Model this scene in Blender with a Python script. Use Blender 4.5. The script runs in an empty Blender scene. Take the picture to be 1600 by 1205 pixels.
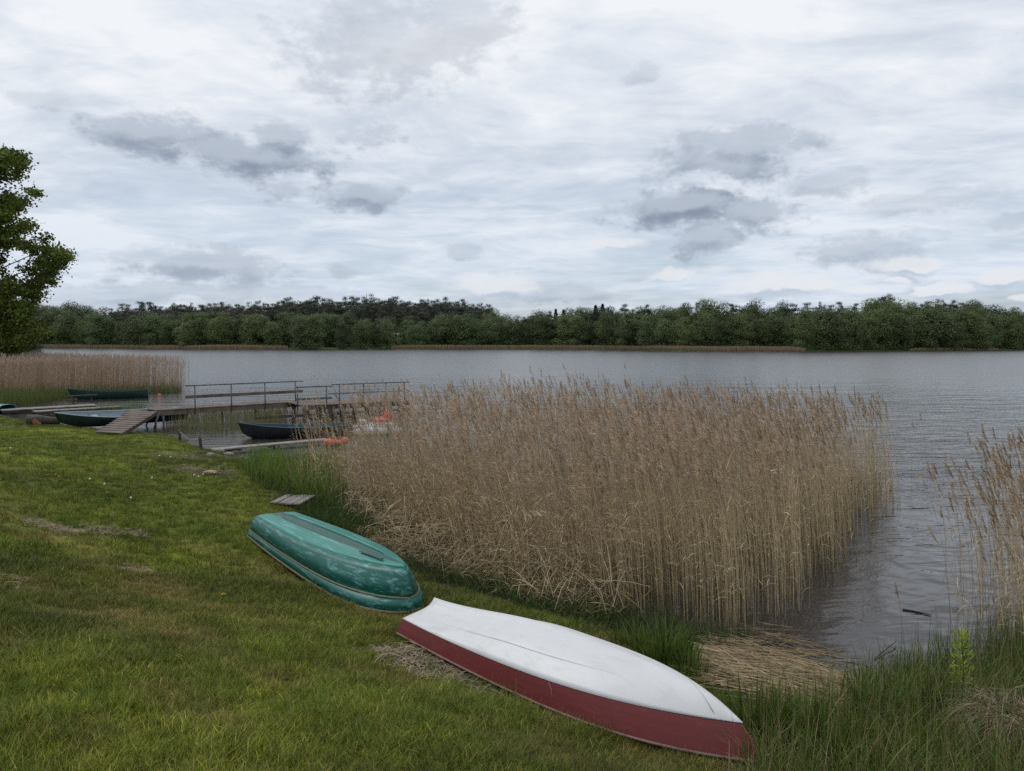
import bpy, bmesh, math, random
import numpy as np
from mathutils import Vector, Matrix

random.seed(7)
rng = np.random.default_rng(7)
S = bpy.context.scene
COL = S.collection
PI = math.pi
R = math.radians

# ------------------------------------------------------------------ camera
FPX, PITCH, CAMH = 1186.0, R(3.4), 3.8
cam = bpy.data.cameras.new('camera')
cam.sensor_width = 36.0
cam.lens = 36.0 * FPX / 1600.0
cam.clip_start = 0.05
cam.clip_end = 5000
camo = bpy.data.objects.new('camera', cam)
camo.location = (0, 0, CAMH)
camo.rotation_euler = (PI / 2 - PITCH, 0, 0)
COL.objects.link(camo)
S.camera = camo

# ------------------------------------------------------------------ exposure
S.view_settings.view_transform = 'Standard'
S.view_settings.look = 'None'
S.view_settings.gamma = 1.0
S.view_settings.use_curve_mapping = False
S.view_settings.exposure = 0.28
S.cycles.use_denoising = False
S.cycles.max_bounces = 6
S.cycles.diffuse_bounces = 2
S.cycles.glossy_bounces = 2
S.cycles.transmission_bounces = 2
S.cycles.sample_clamp_indirect = 4.0

# ------------------------------------------------------------------ sun
SUN_EL, SUN_AZ = R(52), R(-55)          # azimuth from +Y, negative = left of the view
sl = bpy.data.lights.new('sun', 'SUN')
sl.energy = 1.0
sl.angle = R(14)
sl.color = (1.0, 0.96, 0.9)
so = bpy.data.objects.new('sun', sl)
sd = Vector((math.sin(SUN_AZ) * math.cos(SUN_EL), math.cos(SUN_AZ) * math.cos(SUN_EL), math.sin(SUN_EL)))
so.rotation_euler = (-sd).to_track_quat('-Z', 'Y').to_euler()
so.location = (0, 0, 60)
COL.objects.link(so)


# ------------------------------------------------------------------ node helpers
class NT:
    def __init__(self, tree):
        self.t = tree

    def n(self, typ, **kw):
        nd = self.t.nodes.new(typ)
        for k, v in kw.items():
            setattr(nd, k, v)
        return nd

    def link(self, a, b):
        self.t.links.new(a, b)

    def put(self, sock, v):
        if isinstance(v, bpy.types.NodeSocket):
            self.t.links.new(v, sock)
        elif v is not None:
            sock.default_value = v

    def math(self, op, a, b=None, c=None, clamp=False):
        nd = self.n('ShaderNodeMath', operation=op, use_clamp=clamp)
        self.put(nd.inputs[0], a)
        if b is not None: self.put(nd.inputs[1], b)
        if c is not None: self.put(nd.inputs[2], c)
        return nd.outputs[0]

    def vmath(self, op, a, b=None, scale=None):
        nd = self.n('ShaderNodeVectorMath', operation=op)
        self.put(nd.inputs[0], a)
        if b is not None: self.put(nd.inputs[1], b)
        if scale is not None: self.put(nd.inputs['Scale'], scale)
        return nd.outputs['Value'] if op in ('LENGTH', 'DOT_PRODUCT', 'DISTANCE') else nd.outputs[0]

    def comb(self, x, y, z):
        nd = self.n('ShaderNodeCombineXYZ')
        self.put(nd.inputs[0], x); self.put(nd.inputs[1], y); self.put(nd.inputs[2], z)
        return nd.outputs[0]

    def sep(self, v):
        nd = self.n('ShaderNodeSeparateXYZ')
        self.put(nd.inputs[0], v)
        return nd.outputs[0], nd.outputs[1], nd.outputs[2]

    def noise(self, vec, scale, detail=4, rough=0.55, dist=0.0, col=False, lac=2.0):
        nd = self.n('ShaderNodeTexNoise')
        if vec is not None: self.put(nd.inputs['Vector'], vec)
        nd.inputs['Scale'].default_value = scale
        nd.inputs['Detail'].default_value = detail
        nd.inputs['Roughness'].default_value = rough
        nd.inputs['Lacunarity'].default_value = lac
        nd.inputs['Distortion'].default_value = dist
        return nd.outputs['Color' if col else 'Fac']

    def smooth(self, v, a, b, lo=0.0, hi=1.0):
        nd = self.n('ShaderNodeMapRange', interpolation_type='SMOOTHSTEP')
        self.put(nd.inputs[0], v)
        self.put(nd.inputs[1], a); self.put(nd.inputs[2], b)
        self.put(nd.inputs[3], lo); self.put(nd.inputs[4], hi)
        return nd.outputs[0]

    def mix(self, f, a, b, blend='MIX'):
        nd = self.n('ShaderNodeMix', data_type='RGBA', blend_type=blend)
        self.put(nd.inputs[0], f)
        self.put(nd.inputs[6], c4(a)); self.put(nd.inputs[7], c4(b))
        return nd.outputs[2]

    def ramp(self, v, stops):
        nd = self.n('ShaderNodeValToRGB')
        e = nd.color_ramp.elements
        while len(e) < len(stops): e.new(0.5)
        for k, (p, c) in enumerate(stops):
            e[k].position = p; e[k].color = c4(c)
        self.put(nd.inputs[0], v)
        return nd.outputs[0]


def c4(c):
    if isinstance(c, bpy.types.NodeSocket): return c
    return (c[0], c[1], c[2], 1.0) if len(c) == 3 else c


# ------------------------------------------------------------------ world sky
W = bpy.data.worlds.new('World')
S.world = W
W.use_nodes = True
W.node_tree.nodes.clear()
w = NT(W.node_tree)
out = w.n('ShaderNodeOutputWorld')
sky = w.n('ShaderNodeTexSky', sky_type='NISHITA')
sky.sun_disc = False
sky.sun_elevation = SUN_EL
sky.sun_rotation = SUN_AZ
sky.altitude = 100
sky.air_density = 1.0
sky.dust_density = 1.6
sky.ozone_density = 1.2
bg_sky = w.n('ShaderNodeBackground')
w.link(sky.outputs[0], bg_sky.inputs[0])
bg_sky.inputs[1].default_value = 0.085
tc = w.n('ShaderNodeTexCoord')
D = tc.outputs['Generated']
dx, dy, dz = w.sep(D)
az = w.math('ARCTAN2', dx, dy)
el = w.math('ARCSINE', dz)
zp = w.math('ADD', w.math('MAXIMUM', dz, 0.0), 0.10)
P = w.comb(w.math('DIVIDE', dx, zp), w.math('DIVIDE', dy, zp), 0.0)      # high cloud sheet seen from below
# upper sheet: soft rippled altostratus
warp = w.vmath('SCALE', w.noise(P, 0.7, 3, 0.5, col=True), scale=0.9)
Pw = w.vmath('ADD', P, warp)
n1 = w.noise(Pw, 0.55, 6, 0.52)
Pst = w.vmath('MULTIPLY', Pw, (0.7, 2.6, 1.0))
n2 = w.noise(Pst, 0.9, 5, 0.55)
n3 = w.noise(w.vmath('MULTIPLY', Pw, (1.0, 1.3, 1.0)), 2.7, 7, 0.62)
nn = w.math('ADD', w.math('ADD', w.math('MULTIPLY', n1, 0.44), w.math('MULTIPLY', n2, 0.14)), w.math('MULTIPLY', n3, 0.42))
sheetcol = w.ramp(nn, [(0.38, (0.44, 0.50, 0.585)), (0.455, (0.53, 0.58, 0.655)), (0.51, (0.62, 0.66, 0.72)), (0.58, (0.725, 0.745, 0.78))])
# greyer overhead, a little bluer and paler to the horizon
sheetcol = w.mix(w.smooth(el, 0.0, 0.30), w.mix(0.45, sheetcol, (0.42, 0.53, 0.66)), sheetcol)
cover = w.smooth(w.math('ADD', w.math('MULTIPLY', n1, 0.9), w.math('MULTIPLY', el, 1.0)), 0.36, 0.62, 0.62, 1.0)
bg_sheet = w.n('ShaderNodeBackground')
w.link(sheetcol, bg_sheet.inputs[0])
m1 = w.n('ShaderNodeMixShader')
w.link(cover, m1.inputs[0]); w.link(bg_sky.outputs[0], m1.inputs[1]); w.link(bg_sheet.outputs[0], m1.inputs[2])


def px_dir(px, py):
    d = Vector(((px - 800) / FPX, 1.0, 0)) ; u = (602.5 - py) / FPX
    v = Vector((d.x, math.cos(PITCH) + u * math.sin(PITCH), -math.sin(PITCH) + u * math.cos(PITCH)))
    v.normalize()
    return math.atan2(v.x, v.y), math.asin(v.z)


# cumulus: (photo x, y of flat base, half width px, height px, darkness 0..1 (1 = grey, 0 = bright top))
CU = [(385, 262, 130, 38, .95), (260, 232, 75, 42, .85), (440, 225, 50, 26, .7), (575, 222, 50, 26, .6), (545, 322, 82, 28, .85),
      (435, 312, 32, 22, .7), (610, 90, 150, 85, .42), (720, 40, 90, 60, .4), (90, 165, 45, 18, .4),
      (1150, 275, 125, 50, .85), (1170, 235, 105, 34, .7), (1055, 338, 110, 34, 1.0), (1180, 346, 75, 30, .85),
      (1105, 388, 38, 30, .7), (1300, 290, 90, 26, .5), (1330, 398, 90, 28, .6), (1410, 414, 55, 18, .22),
      (1210, 460, 92, 26, .18), (1565, 432, 36, 20, .3), (1390, 432, 32, 10, .3), (1590, 460, 24, 10, .2),
      (320, 425, 150, 30, .7), (220, 405, 50, 16, .5), (545, 425, 28, 12, .6), (240, 462, 190, 22, .45), (500, 460, 130, 16, .4),
      (770, 458, 90, 34, .30), (860, 462, 110, 22, .5), (715, 398, 24, 14, .45), (740, 318, 18, 12, .4),
      (1450, 325, 90, 18, .35), (1595, 350, 30, 10, .5), (1000, 120, 36, 20, .35), (1330, 455, 30, 10, .25), (1460, 448, 60, 14, .25),
      (1060, 432, 60, 10, .3), (960, 388, 60, 10, .25)]
blobs = []
for (px, py, hw, hh, dk) in CU:
    a, e = px_dir(px, py - hh * .35)
    blobs.append((a, e, hw / FPX, hh / FPX, dk))
rr = random.Random(5)
for k in range(15):                       # the same sort of clouds all the way round
    a = rr.uniform(.68, 2 * PI - .68)
    if a > PI: a -= 2 * PI
    e = rr.uniform(.03, .42)
    blobs.append((a, e, rr.uniform(.04, .13), rr.uniform(.02, .05), rr.uniform(.3, .95)))
wobv = w.comb(az, w.math('MULTIPLY', el, 1.5), 0.0)
wob = w.vmath('SCALE', w.vmath('SUBTRACT', w.noise(wobv, 5.0, 3, 0.5, col=True), (0.5, 0.5, 0.5)), scale=0.13)
wob2 = w.vmath('SCALE', w.vmath('SUBTRACT', w.noise(wobv, 26.0, 5, 0.62, col=True), (0.5, 0.5, 0.5)), scale=0.040)
AE = w.vmath('ADD', w.comb(az, el, 0.0), w.vmath('MULTIPLY', w.vmath('ADD', wob, wob2), (1.0, 0.42, 0.0)))
fn = w.noise(w.comb(az, w.math('MULTIPLY', el, 1.6), 3.3), 26.0, 8, 0.66)
fn2 = w.noise(w.comb(az, w.math('MULTIPLY', el, 2.6), 7.3), 7.0, 4, 0.6)
rag = w.math('ADD', w.math('MULTIPLY', w.math('SUBTRACT', fn, 0.5), 1.5), w.math('MULTIPLY', w.math('SUBTRACT', fn2, 0.5), 1.2))


def cloud_field(vec, items, weigh=None, wx=1.5, wy=1.35):
    f_ = None; g_ = None
    for (a, e, ra, re, dk) in items:
        q = w.vmath('MULTIPLY', w.vmath('SUBTRACT', vec, (a, e, 0)), (1 / (ra * wx), 1 / (re * wy), 0))
        l = w.math('SUBTRACT', 1.0, w.vmath('LENGTH', q), clamp=True)
        f_ = l if f_ is None else w.math('MAXIMUM', f_, l)
        if weigh:
            d_ = w.math('MULTIPLY', l, dk)
            g_ = d_ if g_ is None else w.math('MAXIMUM', g_, d_)
    return f_, g_


grey = [b_ for b_ in blobs if b_[4] >= .35]
white_ = [b_ for b_ in blobs if b_[4] < .35]
field, darkf = cloud_field(AE, grey, True)
edge = w.math('ADD', field, rag)
mask = w.math('MULTIPLY', w.smooth(edge, 0.16, 0.62), w.smooth(field, 0.0, 0.30))
ratio = w.math('DIVIDE', darkf, w.math('MAXIMUM', field, 0.02))
dens = w.smooth(edge, 0.15, 1.0)
up_f, _ = cloud_field(w.vmath('ADD', AE, (0, 0.016, 0)), grey)
base_ = w.smooth(w.math('ADD', w.math('SUBTRACT', up_f, field), w.math('MULTIPLY', w.math('SUBTRACT', fn, 0.5), 0.9)), -0.30, 0.25)
cumcol = w.mix(base_, (0.37, 0.42, 0.495), (0.205, 0.25, 0.325))
cumcol = w.mix(w.math('MULTIPLY', w.math('SUBTRACT', 1.0, dens), .7), cumcol, (0.42, 0.475, 0.555))
bg_cu = w.n('ShaderNodeBackground')
w.link(cumcol, bg_cu.inputs[0])
m2 = w.n('ShaderNodeMixShader')
w.link(w.math('MULTIPLY', mask, w.math('MULTIPLY', ratio, 1.0)), m2.inputs[0])
w.link(m1.outputs[0], m2.inputs[1]); w.link(bg_cu.outputs[0], m2.inputs[2])
# small bright-topped cumulus low over the horizon: lit above, grey at the base
fw, _ = cloud_field(AE, white_, None, 1.15, 1.0)
fw2, _ = cloud_field(w.vmath('ADD', AE, (0, 0.011, 0)), white_, None, 1.15, 1.0)
edgew = w.math('ADD', fw, w.math('MULTIPLY', rag, 0.7))
maskw = w.math('MULTIPLY', w.smooth(edgew, 0.08, 0.62), w.smooth(fw, 0.0, 0.15))
under = w.smooth(w.math('SUBTRACT', fw2, fw), -0.10, 0.22)
wcol = w.mix(under, (0.66, 0.68, 0.71), (0.40, 0.46, 0.55))
bg_w = w.n('ShaderNodeBackground'); w.link(wcol, bg_w.inputs[0])
m3 = w.n('ShaderNodeMixShader'); w.link(w.math('MULTIPLY', maskw, 0.8), m3.inputs[0])
w.link(m2.outputs[0], m3.inputs[1]); w.link(bg_w.outputs[0], m3.inputs[2])
w.link(m3.outputs[0], out.inputs[0])
W.cycles.sampling_method = 'MANUAL'
W.cycles.sample_map_resolution = 256

# ------------------------------------------------------------------ numeric helpers


def vnoise(x, y, seed=0):
    x = np.asarray(x, float); y = np.asarray(y, float)
    xi = np.floor(x).astype(np.int64); yi = np.floor(y).astype(np.int64)
    fx = x - xi; fy = y - yi
    fx = fx * fx * (3 - 2 * fx); fy = fy * fy * (3 - 2 * fy)

    def h(a, b):
        n = (a * 374761393 + b * 668265263 + seed * 982451653) & 0x7fffffff
        n = ((n ^ (n >> 13)) * 1274126177) & 0x7fffffff
        n = n ^ (n >> 16)
        return (n & 0xffff) / 65535.0
    return (h(xi, yi) * (1 - fx) + h(xi + 1, yi) * fx) * (1 - fy) + (h(xi, yi + 1) * (1 - fx) + h(xi + 1, yi + 1) * fx) * fy


def fbm(x, y, seed=0, o=4):
    s = 0; a = .5; t = 0
    for k in range(o):
        s = s + a * vnoise(x * 2 ** k + 13.7 * k, y * 2 ** k - 7.1 * k, seed + k)
        t += a; a *= .5
    return s / t


SHORE = np.array([(-600, 260), (-200, 140), (-90, 96), (-60, 84), (-46, 64), (-36, 50), (-28, 40), (-22, 35), (-17, 31.6), (-13, 29.6), (-11, 26.6),
                  (-8.5, 24.4), (-6.2, 20.5), (-4.9, 17.2), (-3.0, 14.2), (-1.2, 11.9), (.9, 10.1), (2.4, 8.9), (4, 8.1), (6, 7.6),
                  (9, 7.0), (14, 5), (40, -6), (200, -60), (600, -160)], float)
# far shoreline: bearing (photo x) -> distance of the waterline
FAR_PX = np.array([-2500, -400, 60, 200, 300, 450, 520, 620, 800, 950, 1050, 1250, 1300, 1400, 1600, 2000, 4000], float)
FAR_D = np.array([300, 330, 385, 350, 322, 318, 315, 330, 338, 310, 268, 262, 266, 280, 300, 330, 330], float)


def far_d(x, y):
    px = 800 + FPX * x / np.maximum(y, 1e-3)
    return np.interp(px, FAR_PX, FAR_D)


def shore_s(x, y):
    x = np.asarray(x, float); y = np.asarray(y, float)
    best = np.full(x.shape, 1e9); sgn = np.ones(x.shape)
    for (a, b) in zip(SHORE[:-1], SHORE[1:]):
        d = b - a; L2 = d @ d
        t = np.clip(((x - a[0]) * d[0] + (y - a[1]) * d[1]) / L2, 0, 1)
        ex = x - (a[0] + t * d[0]); ey = y - (a[1] + t * d[1])
        q = np.hypot(ex, ey)
        cr = d[0] * (y - a[1]) - d[1] * (x - a[0])     # >0: far (water) side
        m = q < best - 1e-9
        best = np.where(m, q, best); sgn = np.where(m, np.where(cr > 0, -1, 1), sgn)
    return best * sgn


def ground_z(x, y):
    x = np.asarray(x, float); y = np.asarray(y, float)
    s = shore_s(x, y)
    s = s + (fbm(x * .9, y * .9, 3) - .5) * .7 * np.clip(1 - np.abs(s) / 6, 0, 1)
    sp = np.maximum(s, 0)
    far = 1 - np.clip((y - 13) / 15, 0, 1) * .9
    soft = np.log1p(np.exp(np.clip((sp - 3.2) * 2, -30, 30))) / 2
    z = .16 * (1 - np.exp(-sp / .4)) + .095 * np.minimum(sp, 6 + 0 * sp) * (1 - .45 * np.clip((y - 13) / 15, 0, 1)) + .165 * np.minimum(soft, 16) * far
    z = z + (fbm(x * .55, y * .55, 11) - .5) * .22 * np.clip(sp / 3, 0, 1) + (fbm(x * 2.1, y * 2.1, 15) - .5) * .07 * np.clip(sp / 1.5, 0, 1)
    z = np.where(s < 0, np.maximum(s * .13, -2.0) - .01, z)
    # far land
    yy = np.maximum(y, 1.0)
    fd = far_d(x, yy)
    f = y - fd + (fbm(x * .05, y * .05, 21) - .5) * 6
    zf = np.where(f > 0, .25 + np.minimum(f * .035, 8) + 0 * x, np.maximum(f * .05, -2.0) - .02)
    return np.where(y > 200, np.maximum(z if False else -2.0, zf), z)


def ray(px, py):
    u = (602.5 - py) / FPX
    return Vector(((px - 800) / FPX, math.cos(PITCH) + u * math.sin(PITCH), -math.sin(PITCH) + u * math.cos(PITCH)))


def GZ(px, py, z):
    """the point at height z seen at photo pixel (px, py)"""
    d = ray(px, py)
    k = (z - CAMH) / d.z
    return Vector((d.x * k, d.y * k, z))


def G(px, py):
    """the point of the ground seen at photo pixel (px, py)"""
    z = .3
    for _ in range(40):
        p = GZ(px, py, z)
        z = .5 * z + .5 * max(float(ground_z(p.x, p.y)), 0.0)
    return GZ(px, py, z)


def AT(px, py, y):
    """the point at depth y (metres ahead) seen at photo pixel (px, py)"""
    d = ray(px, py)
    return Vector((0, 0, CAMH)) + d * (y / d.y)


def gz(x, y): return float(ground_z(x, y))


# ------------------------------------------------------------------ mesh helpers
def tag(o, label=None, cat=None, group=None, kind=None):
    if label: o['label'] = label
    if cat: o['category'] = cat
    if group: o['group'] = group
    if kind: o['kind'] = kind
    return o


def link(name, me, mats=None, parent=None, loc=None, rot=None):
    o = bpy.data.objects.new(name, me)
    COL.objects.link(o)
    if mats is not None and me is not None and len(me.materials) == 0:
        for m in (mats if isinstance(mats, (list, tuple)) else [mats]): me.materials.append(m)
    if parent: o.parent = parent
    if loc is not None: o.location = loc
    if rot is not None: o.rotation_euler = rot
    return o


def empty(name, loc=(0, 0, 0), rz=0):
    o = bpy.data.objects.new(name, None)
    o.empty_display_size = .2
    COL.objects.link(o)
    o.location = loc
    o.rotation_euler = (0, 0, rz)
    return o


def copy_tree(o, parent=None):
    c = o.copy(); COL.objects.link(c)
    if parent: c.parent = parent
    for ch in list(o.children): copy_tree(ch, c)
    return c


class Geo:
    """collects vertex, quad and per-vertex colour arrays and links them as one mesh"""
    def __init__(self): self.v = []; self.f = []; self.c = []; self.n = 0

    def add(self, v, f, c):
        v = np.asarray(v, float).reshape(-1, 3)
        c = np.asarray(c, float)
        if c.ndim == 1: c = np.tile(c, (len(v), 1))
        self.v.append(v); self.f.append(np.asarray(f, np.int64).reshape(-1, 4) + self.n); self.c.append(c)
        self.n += len(v)

    def mesh(self, name, smooth=False):
        v = np.concatenate(self.v); f = np.concatenate(self.f); c = np.concatenate(self.c)
        me = bpy.data.meshes.new(name)
        me.vertices.add(len(v)); me.vertices.foreach_set('co', v.astype(np.float32).ravel())
        me.loops.add(len(f) * 4); me.loops.foreach_set('vertex_index', f.astype(np.int32).ravel())
        me.polygons.add(len(f)); me.polygons.foreach_set('loop_start', (np.arange(len(f)) * 4).astype(np.int32))
        me.polygons.foreach_set('loop_total', np.full(len(f), 4, np.int32))
        me.polygons.foreach_set('use_smooth', np.full(len(f), smooth))
        a = me.color_attributes.new('tint', 'FLOAT_COLOR', 'POINT')
        a.data.foreach_set('color', np.hstack([c, np.ones((len(c), 1))]).astype(np.float32).ravel())
        me.update(calc_edges=True)
        return me


def strips(base, up, side, segs, width, bend, col0, col1, taper=1.0, wtip=.12):
    """ribbons. base Nx3, up Nx3 (length vector), side Nx3 (unit), bend Nx3 added as t^2, colours Nx3"""
    N = len(base); t = np.linspace(0, 1, segs + 1)
    cen = base[:, None] + up[:, None] * t[None, :, None] + bend[:, None] * (t ** 2)[None, :, None]
    wd = width[:, None] * (1 - (1 - wtip) * t[None] ** taper)
    L = cen - side[:, None] * wd[..., None] / 2
    Rr = cen + side[:, None] * wd[..., None] / 2
    v = np.stack([L, Rr], 2).reshape(-1, 3)
    i = (np.arange(N) * (segs + 1) * 2)[:, None] + (np.arange(segs) * 2)[None]
    f = np.stack([i, i + 1, i + 3, i + 2], -1).reshape(-1, 4)
    c = col0[:, None] * (1 - t)[None, :, None] + col1[:, None] * t[None, :, None]
    c = np.repeat(c[:, :, None], 2, 2).reshape(-1, 3)
    return v, f, c


def tubes(cen, rad, col):
    """three sided tubes. cen N x K x 3, rad N x K, col N x K x 3"""
    N, K = rad.shape
    a = np.array([0, 2 * PI / 3, 4 * PI / 3])
    off = np.stack([np.cos(a), np.sin(a), 0 * a], -1)
    v = (cen[:, :, None] + off[None, None] * rad[:, :, None, None]).reshape(-1, 3)
    i = (np.arange(N) * K * 3)[:, None, None] + (np.arange(K - 1) * 3)[None, :, None]
    j = np.arange(3)[None, None]; j2 = (j + 1) % 3
    f = np.stack([i + j, i + j2, i + 3 + j2, i + 3 + j], -1).reshape(-1, 4)
    c = np.repeat(col[:, :, None], 3, 2).reshape(-1, 3)
    return v, f, c


def unit(v): return v / np.maximum(np.linalg.norm(v, axis=-1, keepdims=True), 1e-9)


def box(bm, c, s, rz=0, rx=0, ry=0, bev=0):
    M = Matrix.Translation(c) @ Matrix.Rotation(rz, 4, 'Z') @ Matrix.Rotation(ry, 4, 'Y') @ Matrix.Rotation(rx, 4, 'X') @ Matrix.Diagonal((s[0], s[1], s[2], 1))
    r = bmesh.ops.create_cube(bm, size=1, matrix=M)
    if bev:
        es = list({e for v in r['verts'] for e in v.link_edges})
        bmesh.ops.bevel(bm, geom=es, offset=bev, segments=1, affect='EDGES')


def beam(bm, a, b, wd, th, upv=(0, 0, 1), bev=0):
    """box from a to b, wd across, th in the up direction"""
    a = Vector(a); b = Vector(b); d = b - a; L = d.length; X = d / L
    Y = Vector(upv).cross(X)
    if Y.length < 1e-4: Y = Vector((0, 1, 0)).cross(X)
    Y.normalize(); Z = X.cross(Y)
    M = Matrix((( X.x, Y.x, Z.x, (a.x + b.x) / 2), (X.y, Y.y, Z.y, (a.y + b.y) / 2), (X.z, Y.z, Z.z, (a.z + b.z) / 2), (0, 0, 0, 1)))
    r = bmesh.ops.create_cube(bm, size=1, matrix=M @ Matrix.Diagonal((L, wd, th, 1)))
    if bev:
        es = list({e for v in r['verts'] for e in v.link_edges})
        bmesh.ops.bevel(bm, geom=es, offset=bev, segments=1, affect='EDGES')


def tube(bm, pts, rad, sides=8, cap=True):
    pts = [Vector(p) for p in pts]
    rads = rad if isinstance(rad, (list, tuple)) else [rad] * len(pts)
    rings = []
    for k, p in enumerate(pts):
        d = (pts[min(k + 1, len(pts) - 1)] - pts[max(k - 1, 0)]).normalized()
        u = d.cross(Vector((0, 0, 1)))
        if u.length < .05: u = d.cross(Vector((1, 0, 0)))
        u.normalize(); v = d.cross(u)
        rings.append([bm.verts.new(p + (u * math.cos(2 * PI * j / sides) + v * math.sin(2 * PI * j / sides)) * rads[k]) for j in range(sides)])
    for a, b in zip(rings[:-1], rings[1:]):
        for j in range(sides): bm.faces.new((a[j], a[(j + 1) % sides], b[(j + 1) % sides], b[j]))
    if cap:
        bm.faces.new(rings[0][::-1]); bm.faces.new(rings[-1])


def bmo(name, bm, mat, parent=None, smooth=False, **kw):
    bmesh.ops.recalc_face_normals(bm, faces=bm.faces)
    me = bpy.data.meshes.new(name)
    bm.to_mesh(me); bm.free()
    if smooth:
        me.polygons.foreach_set('use_smooth', [True] * len(me.polygons))
    return link(name, me, mat, parent, **kw)


# ------------------------------------------------------------------ materials
def mat(name):
    m = bpy.data.materials.new(name); m.use_nodes = True
    nt = NT(m.node_tree)
    b = m.node_tree.nodes['Principled BSDF']
    return m, nt, b


def plant_mat(name, instancer=False, rough=.6, trans=.0, mottle=True, spec=.25):
    m, t, b = mat(name)
    at = t.n('ShaderNodeAttribute'); at.attribute_name = 'tint'
    at.attribute_type = 'INSTANCER' if instancer else 'GEOMETRY'
    c = at.outputs['Color']
    if instancer:
        a2 = t.n('ShaderNodeAttribute'); a2.attribute_name = 'tint'; a2.attribute_type = 'GEOMETRY'
        c = t.mix(1.0, c, a2.outputs['Color'], 'MULTIPLY')
    if mottle:
        g = t.n('ShaderNodeNewGeometry')
        nz = t.noise(g.outputs['Position'], 9.0, 3, .6)
        c = t.mix(1.0, c, t.ramp(nz, [(.3, (.72, .72, .72)), (.7, (1.25, 1.25, 1.25))]), 'MULTIPLY')
    t.link(c, b.inputs['Base Color'])
    b.inputs['Roughness'].default_value = rough
    b.inputs['Specular IOR Level'].default_value = spec
    if trans:
        tr = t.n('ShaderNodeBsdfTranslucent'); t.link(c, tr.inputs[0])
        mx = t.n('ShaderNodeMixShader'); mx.inputs[0].default_value = trans
        o = m.node_tree.nodes['Material Output']
        t.link(b.outputs[0], mx.inputs[1]); t.link(tr.outputs[0], mx.inputs[2]); t.link(mx.outputs[0], o.inputs[0])
    return m


M_REED = plant_mat('dry_reed', trans=.12, rough=.7)
M_BLADE = plant_mat('grass_blades', instancer=True, trans=.22, rough=.5)
M_GREEN = plant_mat('green_leaf', trans=.22, rough=.45)
M_STRAW = plant_mat('straw', trans=.08, rough=.75)


def leafy(name, base, var=.35, trans=.12):
    m, t, b = mat(name)
    at = t.n('ShaderNodeAttribute'); at.attribute_name = 'tint'
    oi = t.n('ShaderNodeObjectInfo')
    c = t.mix(1.0, base, at.outputs['Color'], 'MULTIPLY')
    hs = t.n('ShaderNodeHueSaturation')
    t.link(t.math('ADD', .485, t.math('MULTIPLY', oi.outputs['Random'], .03)), hs.inputs['Hue'])
    hs.inputs['Saturation'].default_value = .95
    t.link(t.math('ADD', 1 - var, t.math('MULTIPLY', t.math('FRACT', t.math('MULTIPLY', oi.outputs['Random'], 7.31)), 2 * var)), hs.inputs['Value'])
    t.link(c, hs.inputs['Color'])
    t.link(hs.outputs[0], b.inputs['Base Color'])
    b.inputs['Roughness'].default_value = .6
    b.inputs['Specular IOR Level'].default_value = .2
    tr = t.n('ShaderNodeBsdfTranslucent'); t.link(hs.outputs[0], tr.inputs[0])
    mx = t.n('ShaderNodeMixShader'); mx.inputs[0].default_value = trans
    o = m.node_tree.nodes['Material Output']
    t.link(b.outputs[0], mx.inputs[1]); t.link(tr.outputs[0], mx.inputs[2]); t.link(mx.outputs[0], o.inputs[0])
    return m


M_DECID = leafy('deciduous_foliage', (.100, .132, .050), .38)
M_LIGHTDEC = leafy('light_deciduous_foliage', (.135, .175, .058), .15)
M_PINE = leafy('pine_foliage', (.062, .070, .046), .2)
M_SPRUCE = leafy('spruce_foliage', (.040, .052, .038), .2)
M_MAPLE = leafy('maple_foliage', (.115, .150, .022), .05, .25)
M_BUSH = leafy('bush_foliage', (.070, .095, .048), .1)


def wood_mat(name, a, b_, scale=(1, 12, 12), rough=.85, bump=.3):
    m, t, b = mat(name)
    tcx = t.n('ShaderNodeTexCoord')
    oi = t.n('ShaderNodeObjectInfo')
    v = t.vmath('MULTIPLY', t.vmath('ADD', tcx.outputs['Object'], t.comb(t.math('MULTIPLY', oi.outputs['Random'], 20), 0.0, 0.0)), scale)
    n = t.noise(v, 3.0, 6, .65, .4)
    n2 = t.noise(tcx.outputs['Object'], 1.7, 4, .6)
    c = t.mix(t.smooth(n, .3, .7), a, b_)
    c = t.mix(t.smooth(n2, .35, .75), c, tuple(k * .62 for k in a))
    t.link(c, b.inputs['Base Color'])
    b.inputs['Roughness'].default_value = rough
    bp = t.n('ShaderNodeBump'); bp.inputs['Strength'].default_value = bump; bp.inputs['Distance'].default_value = .01
    t.link(n, bp.inputs['Height']); t.link(bp.outputs[0], b.inputs['Normal'])
    return m


M_DECK = wood_mat('weathered_decking', (.10, .075, .058), (.20, .155, .125))
M_DARKWOOD = wood_mat('dark_wet_timber', (.035, .030, .026), (.075, .06, .05))
M_GREYWOOD = wood_mat('silver_grey_boards', (.20, .175, .16), (.36, .33, .30))
M_BARK = wood_mat('bark', (.045, .038, .030), (.10, .085, .07), (6, 6, 1))
M_PINEBARK = wood_mat('pine_bark', (.13, .07, .045), (.20, .11, .07), (6, 6, 1))
M_STEEL = wood_mat('painted_steel_rail', (.085, .095, .11), (.14, .15, .17), (3, 3, 3), .5, .05)
M_STUMPCUT = wood_mat('cut_wood', (.30, .11, .035), (.20, .08, .035), (5, 5, 5))


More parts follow.
